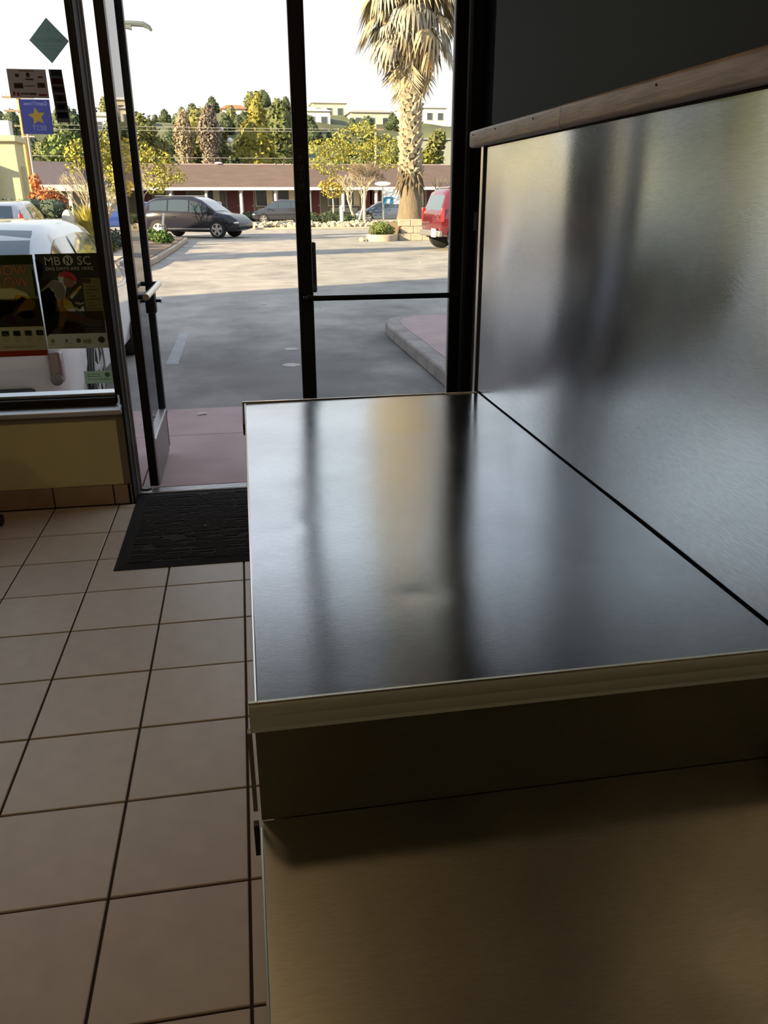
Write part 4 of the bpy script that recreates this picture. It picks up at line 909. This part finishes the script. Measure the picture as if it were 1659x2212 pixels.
# low block wall by the palm
bw = thing('block_wall', 'low cream block wall in front of the palm base', 'wall', (8.1, 28.9, GZ))
BLK = mat('cream_block', (.37, .32, .25), .9, var=.12, vscale=4, bump=.3, bscale=30)
rg = random.Random(8)
me0 = MB().box(-.23, .23, -.16, .16, 0, .262).build('block', BLK, bevel=.02); me_b = me0.data; bpy.data.objects.remove(me0)
for r in range(3):
    for k in range(5):
        x = 7.52 + k*.47 + (.0 if r % 2 == 0 else .12) - (0 if k else .0)
        o = inst(me_b, 'block', bw, (x-8.1, .0+rg.uniform(-.02, .02) - (.12 if r == 0 else 0), r*.268), (0, 0, rg.uniform(-.02, .02)), (1, 1, 1 if r < 2 else .98))
        md = o.modifiers.new('b', 'BEVEL'); md.width = .02; md.segments = 2
MB().box(7.35, 9.6, 29.05, 31.5, GZ, .60).build('soil_bed', mat('soil', (.12, .08, .05), .95), bw)
# rock border
ROCK = mat('cream_rock', (.40, .35, .26), .9, var=.25, vscale=2, bump=.4, bscale=12)
rw = thing('rock_border', 'long low border of piled cream rocks along the street', 'border', (5, 43.4, GZ))
rms = []
for k in range(5):
    o = MB().ball((0, 0, 0), 1, 1, 1, 8, 5, .22).build('rock', ROCK); rms.append(o.data); bpy.data.objects.remove(o)
for k in range(190):
    x = -1.0+15.4*rg.random(); row = k % 3
    inst(rg.choice(rms), 'rock', rw, (x-5, row*.16+rg.uniform(-.05, .05), .10+row*.075), (rg.uniform(0, 3), rg.uniform(-.3, .3), rg.uniform(0, 6)), (rg.uniform(.14, .24), rg.uniform(.12, .2), rg.uniform(.10, .16)))
MB().box(-3, 14.5, 43.7, 46.5, GZ, .16).build('soil_bed', mat('soil_tan', (.30, .24, .17), .95), rw)
MB().box(-3, 14.5, 42.95, 43.25, GZ, .04).build('curb', CONC, rw, bevel=.01)
for i, (x, y, z, s_) in enumerate(((8.55, 27.9, .02, .15), (8.95, 28.0, .0, .13), (9.25, 27.85, .03, .16), (9.62, 28.0, .02, .13), (8.75, 28.15, .08, .12), (9.42, 28.2, .06, .10), (5.75, 28.4, -.0, .13))):
    o = bpy.data.objects.new('loose_rock', rms[i % 5]); COL.objects.link(o); o.location = (x, y, z); o.scale = (s_, s_*.9, s_*.8); o.rotation_euler = (i, 0, i*2)
    tag(o, 'cream rock at the foot of the block wall by the red truck' if i < 6 else 'single cream rock left of the round planter', 'rock', 'rocks at the foot of the block wall' if i < 6 else None)
shrub('shrub', 'low dark green shrub row behind the rock border, left of the bare tree', 'shrub', [(6.4, 46.8, .35, .8, .4, .38), (5.5, 46.8, .30, .6, .4, .32), (7.3, 46.8, .34, .6, .4, .36), (7.8, 46.9, .28, .5, .4, .3)], 1600, .07, L_DRK, 61)
shrub('shrub', 'low dark green hedge before the motel, between the two small cars', 'shrub', [(4.6-.8, 60.5, .3, 1.2, .4, .36), (2.2, 60.5, .3, 1.1, .4, .36), (6.0, 60.5, .3, 1.1, .4, .36), (8.3, 60.5, .3, 1.1, .4, .36)], 2400, .09, L_DRK, 62)
# curb island on the left
ci = thing('curb_island', 'planted island with concrete curb left of the driveway', 'island', (-3.5, 22, GZ))
poly = [(-.98, 29.6), (-1.02, 24.0), (-1.12, 18.5), (-1.25, 16.2), (-1.60, 15.0), (-2.6, 14.5), (-3.4, 14.8), (-3.72, 15.6), (-3.72, 30.0), (-3.4, 31.0), (-1.4, 31.0), (-1.05, 30.5)]
MB().prism(poly, GZ, .10).build('curb', mat('curb_tan', (.33, .27, .21), .9, var=.15, vscale=3), ci, bevel=.03)
cxm, cym = -2.35, 22.5
MB().prism([(cxm+(x-cxm)*.90, cym+(y-cym)*.965) for x, y in poly], .06, .125).build('soil', mat('soil_bed_brown', (.17, .12, .08), .95, var=.3, vscale=3, bump=.6, bscale=10), ci)
for k in range(9):
    MB().box(-2.35, -1.95, 15.6+k*1.5, 16.9+k*1.5, .12, .15).build('stepping_slab', CONC, ci, bevel=.01) if k < 4 else None
for i, (x, y, s_, lb2, m) in enumerate(((-2.15, 27.4, .30, 'low green shrub beside the white marker post on the island', leaf_mat('leaf_fresh', (.07, .13, .025))), (-1.55, 25.3, .30, 'small green shrub at the curb edge nearest the driveway', MATS['leaf_fresh']), (-2.95, 22.0, .50, 'dark blue-green shrub seen between the two door stiles', L_HDG), (-2.7, 19.6, .34, 'small brown-green shrub near the island tip', L_OLV))):
    shrub('shrub', lb2, 'shrub', [(x, y, .14+s_*.62, s_, s_*.8, s_*.65), (x+s_*.7, y, .14+s_*.38, s_*.6, s_*.5, s_*.4), (x-s_*.6, y, .14+s_*.42, s_*.6, s_*.6, s_*.40)], 700, .06, m, 63+i, loc=(x, y, .126))
po_ = thing('marker_post', 'thin white marker post leaning on the island before the charcoal crossover', 'post', (-1.92, 30.2, .1))
MB().tube([(-1.98, 30.2, .10), (-1.93, 30.2, .55), (-1.86, 30.2, .96)], .045, 8).build('shaft', WHITE, po_, smooth=True)
MB().ball((-1.86, 30.2, .96), .05).build('tip', WHITE, po_, smooth=True); MB().cyl((-1.945, 30.2, .50), (-1.937, 30.2, .56), .050, n=8).build('band', mat('band_grey', (.25, .24, .22), .7), po_)
po2 = thing('bollard', 'pale grey square bollard on the island near the door leaf', 'post', (-2.25, 26.6, .1))
MB().box(-2.33, -2.17, 26.52, 26.68, .10, .82).build('shaft', mat('bollard_grey', (.42, .40, .36), .8), po2, bevel=.01); MB().box(-2.34, -2.16, 26.51, 26.69, .82, .87).build('cap', WHITE, po2, bevel=.01)
# hedge, retaining wall, grass, stump
hw_ = MB().box(-12, -3.76, 22.0, 22.6, GZ, .98).build('retaining_wall', mat('grey_stone_wall', (.20, .20, .18), .9, var=.3, vscale=2, bump=.5, bscale=6)); tag(hw_, 'low grey retaining wall below the clipped hedge', 'wall')
hg = thing('hedge', 'dark clipped hedge on the retaining wall beyond the silver car', 'hedge', (-7.5, 22.9, .95))
stuff(leaf_mesh('foliage', L_HDG, [(-11.1+.6*k, 23.1, 1.22, .55, .42, .34) for k in range(12)], 5200, .05, .9, 70).build('foliage', L_HDG, hg)); MB().box(-11.4, -4.2, 22.9, 23.3, GZ, 1.0).build('stems', BARK, hg)
gt = thing('ornamental_grass', 'clump of bright yellow ornamental grass by the left jamb', 'grass', (-3.05, 20.6, .12)); b = MB(); rg = random.Random(9)
for k in range(620):
    a = rg.uniform(0, 2*PI); q = rg.uniform(.1, .55); h = rg.uniform(.8, 1.35); w = .014
    p0 = Vector((-3.05+math.cos(a)*.12*rg.random(), 20.6+math.sin(a)*.12, .1)); p1 = p0+Vector((math.cos(a)*q*.5, math.sin(a)*q*.5, h*.65)); p2 = p0+Vector((math.cos(a)*q*1.05, math.sin(a)*q, h))
    n_ = Vector((-math.sin(a), math.cos(a), 0))*w
    b.add([p0-n_, p0+n_, p1+n_, p1-n_, p2], [(0, 1, 2, 3), (3, 2, 4)])
stuff(b.build('blades', L_GRASS, gt))
o = MB().ball((-3.55, 20.2, .98), .17, .17, .28, 12, 8).build('boulder', mat('pale_boulder', (.6, .55, .46), .85, var=.1, bump=.3, bscale=8)); tag(o, 'pale upright boulder between the grey wall and the yellow grass', 'boulder')
MB().cyl((-3.55, 20.2, .1), (-3.55, 20.2, .85), .15, .17, n=12).build('base', MATS['pale_boulder'], o)
shrub('shrub', 'orange-red leafed bush behind the clipped hedge', 'shrub', [(-5.15, 25.2, 1.50, .48, .4, .42), (-5.35, 25.2, 2.0, .17, .2, .30), (-4.75, 25.2, 1.4, .35, .3, .3)], 900, .06, L_ORG, 71, .5)

# ------------------------------------------------------------------ palm
pm = thing('palm_tree', 'tall fan palm with stubbly trunk and hanging dry fronds beside the red truck', 'palm', (8.05, 30.3, .60))
PB = mat('palm_trunk', (.15, .115, .075), .9, var=.25, vscale=4, stretch=(3, 3, .4), bump=.6, bscale=14); PL = mat('palm_boot', (.36, .31, .22), .85, var=.3, vscale=5)
PD = mat('dry_frond', (.38, .30, .18), .8, var=.3, vscale=2); PD2 = mat('dry_frond_grey', (.34, .31, .25), .8, var=.3, vscale=2); PG = mat('green_frond', (.14, .17, .05), .7, var=.3, vscale=2)
px, py = 8.05, 30.3
prof = [(.60, .60), (.75, .58), (1.0, .52), (1.6, .45), (2.2, .40), (3.0, .345), (4.2, .325), (5.4, .315), (7.0, .32), (8.5, .34), (14.8, .30), (15.4, .1)]
ring = []
for z, r in prof: ring.append([(px+.02*math.sin(z)+r*math.cos(2*PI*i/20), py+r*math.sin(2*PI*i/20), z) for i in range(20)])
MB().rings(ring).build('trunk', PB, pm, smooth=True)
def boot(w, h, t_):
    o = MB().add([(-w, 0, -h*.2), (w, 0, -h*.2), (w*.55, 0, h), (-w*.55, 0, h), (-w*.8, -t_*.45, 0), (w*.8, -t_*.45, 0), (w*.42, -t_, h*1.12), (-w*.42, -t_, h*1.12)], [(0, 1, 5, 4), (4, 5, 6, 7), (1, 2, 6, 5), (0, 4, 7, 3), (3, 7, 6, 2), (0, 3, 2, 1)]).build('leaf_base', PL)
    me = o.data; bpy.data.objects.remove(o); return me
bms = [boot(.15, .19, .12), boot(.135, .17, .14), boot(.155, .22, .11)]
rg = random.Random(4); k = 0; z = 2.35
def tr_r(z):
    for a, b in zip(prof[:-1], prof[1:]):
        if a[0] <= z <= b[0]: return a[1]+(b[1]-a[1])*(z-a[0])/(b[0]-a[0])
    return .3
while z < 6.9 and k < 285:
    a = k*2.39996 + rg.uniform(-.12, .12); r = tr_r(z)
    inst(rg.choice(bms), 'leaf_base', pm, (.02*math.sin(z)+r*.97*math.sin(a), -r*.97*math.cos(a), z-.60), (rg.uniform(.12, .42), rg.uniform(-.25, .25), a), (rg.uniform(.85, 1.2),)*3)
    z += .0205; k += 1
# curled old boots skirt lower down
o = MB().tube([(0, 0, 0), (0, -.10, -.12), (0, -.13, -.34), (0, -.20, -.52)], [.055, .05, .032, .008], 5).build('leaf_base', PB); skm = o.data; bpy.data.objects.remove(o)
sk = []
for k in range(64):
    a = k*2.39996; z = 2.0+.95*(k/64); r = tr_r(z)
    inst(skm, 'old_leaf_base', pm, (r*.96*math.sin(a), -r*.96*math.cos(a), z-.60), (rg.uniform(-.3, .5), rg.uniform(-.4, .4), a), (1, 1, rg.uniform(.7, 1.2)))
def frond(m, seed, droop, L=1.15, n=13):
    rg = random.Random(seed); b = MB()
    b.tube([(0, 0, 0), (0, -.35, -.02-.2*droop), (0, -.62, -.16-.5*droop)], [.022, .016, .012], 4)
    for k in range(n):
        f = k/(n-1)*2-1; ang = f*1.15; l = L*(1-.3*abs(f))*rg.uniform(.85, 1.1); w = .05
        p0 = Vector((0, -.60, -.14-.5*droop)); d = Vector((math.sin(ang), -math.cos(ang)*(1-droop*.6), -.15-droop*.5))
        p1 = p0+d*l*.55; p2 = p1+Vector((d.x*.35, d.y*.3, -.9))*l*.5*(.5+droop)
        s_ = Vector((math.cos(ang), math.sin(ang), 0))*w
        b.add([p0-s_*.4, p0+s_*.4, p1+s_, p1-s_, p2], [(0, 1, 2, 3), (3, 2, 4)])
    o = b.build('frond', m); me = o.data; bpy.data.objects.remove(o); return me
fm = [frond(PD, 1, .95), frond(PD2, 2, .8), frond(PD, 3, 1.1), frond(PD2, 4, 1.0), frond(PD, 5, .7)]
for k in range(262):
    a = k*2.39996; f = k/262; z = 7.05+7.7*f**.85; r = .31
    tilt = rg.uniform(-.45, .75) if f > .06 else .8
    inst(rg.choice(fm), 'frond', pm, (r*math.sin(a), -r*math.cos(a), z-.60), (tilt, rg.uniform(-.35, .35), a+rg.uniform(-.2, .2)), (rg.uniform(1.0, 1.5),)*3)
fg = [frond(PG, 7, .2, 1.3), frond(PG, 8, .35, 1.3)]
for k in range(34):
    a = k*2.39996; z = 15.0+.3*(k/34)
    inst(fg[k % 2], 'frond', pm, (.2*math.sin(a), -.2*math.cos(a), z-.60), (rg.uniform(-1.1, .0), 0, a), (1.25,)*3)

# ------------------------------------------------------------------ motel
RF = mat('brown_shingle_roof', (.105, .072, .060), .9, var=.14, vscale=3, stretch=(.3, 1, 3), bump=.4, bscale=10)
MW = mat('motel_olive_wall', (.17, .165, .125), .85, var=.06); MD = mat('dark_red_door', (.10, .015, .018), .5); MTR = mat('motel_white_trim', (.62, .58, .55), .7); MG = mat('motel_window_glass', (.05, .06, .065), .15, coat=.5)
mo = thing('motel_building', 'long low motel with brown shingle roof and white porch pillars', 'building', (8, 66, GZ))
x0m, x1m = -7.2, 26
MB().box(x0m, x1m, 64.3, 70, GZ, 2.5).build('wall', MW, mo)
MB().add([(x0m-.3, 61.9, 2.36), (x1m, 61.9, 2.36), (x1m, 66.5, 4.14), (x0m-.3, 66.5, 4.14), (x1m, 71, 2.36), (x0m-.3, 71, 2.36)], [(0, 1, 2, 3), (3, 2, 4, 5), (0, 3, 5), (1, 4, 2)]).build('roof', RF, mo)
MB().box(x0m-.3, x1m, 66.4, 66.6, 4.11, 4.18).build('ridge_cap', mat('ridge_mauve', (.30, .25, .27), .8), mo)
MB().box(x0m-.3, x1m, 61.82, 61.92, 2.16, 2.37).build('fascia', MTR, mo)
MB().box(x0m-.3, x1m, 61.92, 64.3, 2.34, 2.36).build('soffit', MW, mo)
MB().box(x0m-.3, x1m, 61.9, 64.3, GZ, .06).build('porch_slab', CONC, mo)
o = MB().cyl((0, 0, .12), (0, 0, 2.02), .14, .125, n=12).box(-.19, .19, -.19, .19, 0, .12).box(-.18, .18, -.18, .18, 2.02, 2.12).build('pillar', MTR); pmh = o.data; bpy.data.objects.remove(o)
for k in range(13): inst(pmh, 'pillar', mo, (-6.5+2.62*k-8+.0, 62.25-66, .06-GZ))
def mdoor(x):
    MB().box(x-.56, x+.56, 64.22, 64.3, .06, 2.25).build('door_frame', mat('mauve_trim', (.30, .26, .27), .8), mo)
    d = MB().box(x-.44, x+.44, 64.17, 64.24, .06, 2.12).build('door', MD, mo); MB().ball((x+.36, 64.14, 1.05), .05).build('door_knob', CHROME, d)
def mwin(x, w=1.25):
    f = MB().box(x-w/2-.06, x+w/2+.06, 64.2, 64.3, .98, 2.24).build('window', MTR, mo)
    MB().box(x-w/2, x+w/2, 64.17, 64.22, 1.04, 2.18).build('pane', MG, f)
    MB().box(x+w*.16, x+w*.5, 64.155, 64.175, 1.06, 2.16).build('curtain', mat('curtain_cream', (.62, .56, .40), .9), f)
    MB().box(x-.5, x+.5, 64.1, 64.3, .50, .86).build('air_conditioner', mat('ac_grey', (.33, .33, .31), .6), mo)
for x in (-5.9, -3.3, .7, 1.85, 6.35, 7.1, 11.35, 12.1, 16.8, 17.5, 22): mdoor(x)
for x in (-4.6, -1.0, 3.15, 4.9, 8.9, 10.1, 14.2, 15.4, 19.5): mwin(x)
vb = MB().ball((1.0-2.9+1.1+.55, 66.4, 4.22), .32, .14, .09, 8, 5).build('roof_vent', MTR, mo)
for k in range(8): MB().box(4.2+k*.62, 4.26+k*.62, 66.35, 66.62, 4.15, 4.21).build('ridge_clip', MTR, mo)
lw_ = thing('motel_wing', 'left motel wing with purple-brown roof and white fascia beyond the hedge', 'building', (-12, 55, GZ))
MB().add([(-22, 53.5, 2.40), (-8.7, 53.5, 2.40), (-9.6, 59, 3.95), (-21, 59, 4.3), (-22, 64, 2.4), (-8.0, 64, 2.4)], [(0, 1, 2, 3), (3, 2, 5, 4), (1, 5, 2), (0, 3, 4)]).build('roof', mat('purple_brown_roof', (.085, .065, .075), .9, var=.1), lw_)
MB().box(-22, -8.6, 53.35, 53.5, 2.05, 2.42).build('fascia', mat('fascia_cream', (.62, .60, .50), .8), lw_)
MB().box(-21.5, -8.9, 55.5, 63.5, GZ, 2.4).build('wall', MW, lw_)
for x in (-12.2, -9.6): MB().box(x-.1, x+.1, 53.6, 53.8, GZ, 2.1).build('pillar', MTR, lw_)
MB().box(-11.6, -10.6, 55.42, 55.5, .9, 2.0).build('window', MG, lw_)
# yellow building far left
yb = thing('yellow_building', 'cream stucco building with flat parapet at the left edge', 'building', (-9, 29, GZ))
YB = mat('cream_stucco', (.50, .47, .30), .9, var=.05)
MB().box(-14, -6.35, 27.5, 28.7, GZ, 3.35).build('wall', YB, yb); MB().box(-14.1, -6.25, 27.38, 28.8, 3.35, 3.55).build('parapet', YB, yb, bevel=.03)
MB().box(-14, -7.2, 27.2, 27.5, GZ, 2.55).build('lower_wall', mat('painted_shade_stucco', (.27, .27, .21), .9), yb); MB().box(-14, -7.1, 27.12, 27.52, 2.5, 2.68).build('moulding', MTR, yb, bevel=.02)  # lower wall coloured darker to paint in the shade lying on it
MB().box(-6.35, -6.2, 27.9, 28.1, GZ, 2.6).build('downpipe', YB, yb); MB().box(-6.9, -6.5, 27.9, 28.3, 3.55, 4.05).build('chimney', MTR, yb, bevel=.03)

# ------------------------------------------------------------------ hill and houses
hb = MB(); NX, NY = 70, 26; rows = []
def hill_z(x, y):
    f = max(0, min(1, (y-78)/54)); f = f*f*(3-2*f)
    return -1+f*(13.6+1.1*math.sin(x*.06+1)+.6*math.sin(x*.17)) + .5*math.sin(x*.3+y*.2)*f
for j in range(NY+1):
    y = 76+(190-76)*j/NY; rows.append([(-90+200*i/NX, y, hill_z(-90+200*i/NX, min(y, 135)) - max(0, y-140)*.1) for i in range(NX+1)])
hb.rings(rows, closed=False, caps=False)
hl = hb.build('hill', mat('hill_scrub', (.10, .11, .055), .95, var=.5, vscale=.12), smooth=True); struct(hl, None)
tms = []
for k, m in enumerate((L_HILL, L_DRK, leaf_mat('leaf_hill_olive', (.15, .16, .05), .4))):
    o = leaf_mesh('foliage', m, [(0, 0, 1.9, 1.6, 1.4, 1.5), (.9, 0, 1.4, 1.1, 1, 1.1), (-.9, 0, 1.3, 1.1, 1, 1.1), (.1, 0, 3.1, 1.0, 1, .9)], 800, .26, .88, 80+k).build('foliage', m); tms.append(o.data); bpy.data.objects.remove(o)
o = MB().cyl((0, 0, -1.5), (0, 0, 2), .25, .15, n=6).build('trunk', BARK); tkm = o.data; bpy.data.objects.remove(o)
rg = random.Random(77)
HOUSES = [(29.2, 124, 6.5, 6), (26.2, 110, 9, 5), (21, 122, 7.5, 6), (17.2, 126, 5, 5), (12.6, 116, 3.4, 4), (10.9, 98, 3, 4), (1, 122, 5.2, 4), (-14.5, 118, 6, 5), (-18.5, 112, 4, 4), (17.2, 84, 3.4, 3), (28, 104, 16, 1)]
PL_ = []
for k in range(300):
    y = rg.uniform(86, 133); x = rg.uniform(-34, 1.0+.235*y) 
    if 8 < x < 30 and y > 112 and rg.random() < .6: continue
    s_ = rg.uniform(.38, .72)*(1.25 if y < 108 else 1)
    if any((x-a)**2+(y-b)**2 < (2.0*(s_+c))**2 for a, b, c in PL_) or any(abs(x-a) < w_/2+2.1*s_+.3 and -2.2*s_-.3 < y-b < d_+2.2*s_+.3 for a, b, w_, d_ in HOUSES): continue
    PL_.append((x, y, s_)); t = thing('hill_tree', 'bushy tree among many covering the distant hillside', 'tree', (x, y, hill_z(x, y)-.2), rg.uniform(0, 6), 'trees on the distant hillside')
    t.scale = (s_, s_, s_*rg.uniform(.8, 1.15)); a = inst(rg.choice(tms), 'foliage', t, (0, 0, 0)); a['kind'] = 'stuff'; inst(tkm, 'trunk', t, (0, 0, 0))
def house(label, x, y, w, d, h, wallc, roofc, nwin=2, rise=.9):
    z = hill_z(x, y)-.4; t = thing('hill_house', label, 'house', (x, y, z)); h += .4
    MB().box(x-w/2, x+w/2, y, y+d, z-1.5, z+h).build('wall', wallc, t)
    MB().add([(x-w/2-.3, y-.3, z+h), (x+w/2+.3, y-.3, z+h), (x+w/2+.3, y+d+.3, z+h), (x-w/2-.3, y+d+.3, z+h), (x-w/2+.6, y+d/2, z+h+rise), (x+w/2-.6, y+d/2, z+h+rise)], [(0, 1, 5, 4), (1, 2, 5), (2, 3, 4, 5), (3, 0, 4), (0, 3, 2, 1)]).build('roof', roofc, t)
    for k in range(nwin):
        xx = x-w/2+w*(k+.5)/nwin; f = MB().box(xx-.45, xx+.45, y-.06, y+.02, z+h-1.7, z+h-.6).build('window', MTR, t); MB().box(xx-.38, xx+.38, y-.09, y-.05, z+h-1.62, z+h-.68).build('pane', MG, f)
    return t
HW = mat('house_white', (.75, .70, .60), .8); HC = mat('house_cream', (.62, .55, .38), .8); HG = mat('house_grey', (.30, .31, .30), .8); RG_ = mat('roof_grey', (.32, .31, .30), .9); RW = mat('roof_white', (.72, .70, .66), .8); RR = mat('roof_terracotta', (.40, .14, .07), .85)
house('large white house on the ridge right of the palm', 29.2, 124, 6.5, 6, 2.0, HW, RW, 4, .7)
house('grey-walled long house below the ridge right of the palm', 26.2, 110, 9, 5, 1.5, HG, RG_, 3, .3)
house('wide white-roofed house on the ridge left of the palm', 21.0, 122, 6.0, 6, 1.5, HC, RG_, 3, .6)
house('cream house on the ridge above the bare tree', 15.6, 129, 5, 5, 1.6, HC, RW, 3, .6)
house('small white house among the trees right of the centre stile', 12.6, 116, 3.4, 4, 1.3, HW, RW, 2, .5)
house('cream house low on the hill by the centre stile', 10.9, 98, 3.0, 4, 1.3, HC, RW, 2, .5)
house('red-roofed house above the trees between poplar and cypress', 1.4, 122, 3.2, 4, 1.1, HW, RR, 2, .7)
house('white house high on the hill seen between the left stiles', -14.5, 118, 6, 5, 1.6, HW, RG_, 3, .7)
house('small white house on the hill left of the jamb', -18.5, 112, 4, 4, 1.4, HW, RW, 2, .6)
house('terracotta-roofed cottage above the motel roof right of the palm', 17.2, 84, 3.4, 3, 1.6, HC, RR, 1, .8)
house('grey gabled house at the right end above the motel roof', 21.8, 80, 3.2, 4, 3.0, HG, RG_, 1, 1.5)
o = MB().box(21.5, 36, 104, 104.4, 5.5, 8.3).build('retaining_wall', mat('grey_green_wall', (.27, .29, .25), .9)); tag(o, 'long grey-green retaining wall on the hill right of the palm', 'wall')
# satellite ball / white dome lamps in the trees, poles, wires
for i, (x, z) in enumerate(((.75, 6.3), (.1, 7.2))):
    o = MB().ball((x, 73.6, z), .24 if i == 0 else .17, n if False else None, None, 10, 7).build('globe_lamp', WHITE, smooth=True); tag(o, 'white globe lamp %s between the poplar and cypress' % ('lower of two' if i == 0 else 'upper of two'), 'lamp')
    MB().cyl((x, 73.6, GZ), (x, 73.6, z-.15), .03, n=6).build('pole', mat('pole_green', (.05, .06, .04), .7), o)
up_ = thing('utility_pole', 'orange-lit wooden utility pole behind the blue star sticker', 'pole', (-10.15, 46, GZ))
MB().cyl((-10.15, 46, GZ), (-10.1, 46, 7.0), .15, .11, n=8).build('shaft', mat('sun_orange_wood', (.48, .26, .09), .85), up_, smooth=True)  # orange of the low sun put into the wood colour
for z in (6.55, 5.9): MB().box(-10.9, -9.3, 45.85, 45.95, z, z+.10).build('crossarm', BARK, up_)
for k in range(4): MB().cyl((-10.7+k*.42, 45.9, 6.65), (-10.7+k*.42, 45.9, 6.82), .04, n=6).build('insulator', WHITE, up_)
up2 = thing('utility_pole', 'thin grey steel pole right of the yellow building', 'pole', (-8.6, 40, GZ)); MB().cyl((-8.6, 40, GZ), (-8.6, 40, 4.9), .06, n=8).build('shaft', RG_, up2, smooth=True)
MB().box(-8.9, -8.3, 39.95, 40.05, 4.3, 4.36).build('crossarm', RG_, up2)
up3 = thing('utility_pole', 'pale wooden utility pole behind the yellow-green tree right of the centre stile', 'pole', (13.4, 71.8, GZ)); MB().cyl((13.4, 71.8, GZ), (13.4, 71.8, 7.6), .16, .12, n=8).build('shaft', mat('pole_tan', (.45, .36, .22), .85), up3, smooth=True); MB().box(12.7, 14.1, 71.62, 71.70, 7.1, 7.2).build('crossarm', BARK, up3)
for i, (za, zb_) in enumerate(((7.30, 7.15), (6.95, 7.0), (4.95, 4.85))):
    pts = [(-15.8 + 29.2*k/10, 71.60, za+(zb_-za)*k/10 - .5*math.sin(PI*k/10)*.15) for k in range(11)]
    o = MB().tube(pts, .022, 5).build('power_line', mat('wire_grey', (.30, .30, .29), .6)); tag(o, ['topmost', 'middle', 'lowest'][i] + ' power line strung behind the motel roof', 'cable')
o = MB().tube([(-8.6, 40, 4.6), (-9.2, 46, 3.7), (-9.8, 52.6, 3.0)], .015, 5).build('power_line', MATS['wire_grey']); tag(o, 'service wire sloping down right of the yellow building', 'cable')
up4 = thing('utility_pole', 'wooden pole carrying the power lines behind the left motel wing', 'pole', (-15.8, 71.8, GZ)); MB().cyl((-15.8, 71.8, GZ), (-15.8, 71.8, 7.6), .16, .12, n=8).build('shaft', MATS['pole_tan'], up4, smooth=True); MB().box(-16.5, -15.1, 71.62, 71.70, 7.1, 7.2).build('crossarm', BARK, up4)
# street lamp
sl_ = thing('street_lamp', 'street lamp arm reaching over the lot at top left', 'lamp', (-3.95, 40, GZ)); LG = mat('lamp_grey', (.13, .155, .155), .5, .3)
MB().cyl((-3.95, 40, GZ), (-3.95, 40, 9.25), .11, .08, n=10).build('pole', LG, sl_, smooth=True)
MB().tube([(-3.95, 40, 9.12), (-3.3, 40, 9.14), (-2.75, 40, 9.12), (-2.5, 40, 9.0), (-2.40, 40, 8.86)], [.12, .12, .12, .10, .06], 8).build('arm', LG, sl_, smooth=True)
MB().add([(-3.85, 39.85, 9.05), (-3.3, 39.85, 9.05), (-3.3, 39.85, 8.88), (-3.85, 39.85, 9.0), (-3.85, 40.15, 9.05), (-3.3, 40.15, 9.05), (-3.3, 40.15, 8.88), (-3.85, 40.15, 9.0)], [(0, 1, 2, 3), (4, 7, 6, 5), (0, 4, 5, 1), (1, 5, 6, 2), (2, 6, 7, 3), (3, 7, 4, 0)]).build('lamp_head', mat('lamp_head_dark', (.12, .13, .13), .5), sl_)
# signs near the motel
sg = thing('motel_sign', 'white sign with blue squares on a post above the grey sedan', 'sign', (10.35, 50, GZ))
MB().cyl((10.30, 50, GZ), (10.30, 50, 2.2), .05, n=8).build('post', mat('post_pale', (.5, .52, .5), .6), sg)
pnl = MB().box(10.22, 11.45, 49.93, 49.99, 1.20, 2.12).build('panel', mat('sign_white', (.72, .74, .74), .5), sg)
MB().box(10.30, 10.50, 49.91, 49.93, 1.22, 1.62).box(10.74, 10.94, 49.91, 49.93, 1.22, 1.62).box(10.5, 10.74, 49.91, 49.93, 1.52, 1.62).build('blue_marks', mat('sign_blue', (.03, .25, .50), .5), pnl)
o = MB().add(*text_mb('MOTEL', .26, 10.62, 1.78, 49.92, thick=True)) if False else None
s2 = thing('street_sign', 'blank white rounded board above the sedan beside the palm trunk', 'sign', (9.95, 47.5, GZ))
MB().ball((9.85, 47.5, 2.36), .50, .04, .13, 14, 6).build('board', WHITE, s2, smooth=True); MB().cyl((9.85, 47.56, GZ), (9.85, 47.56, 2.3), .03, n=6).build('post', LG, s2)
s3 = thing('path_light', 'short white rounded post in the planting behind the rock border', 'post', (7.05, 45.6, GZ)); MB().cyl((7.05, 45.6, GZ), (7.05, 45.6, 1.0), .11, n=10).build('shaft', WHITE, s3, smooth=True); MB().ball((7.05, 45.6, 1.02), .13, None, .16, 10, 6).build('cap', WHITE, s3, smooth=True)
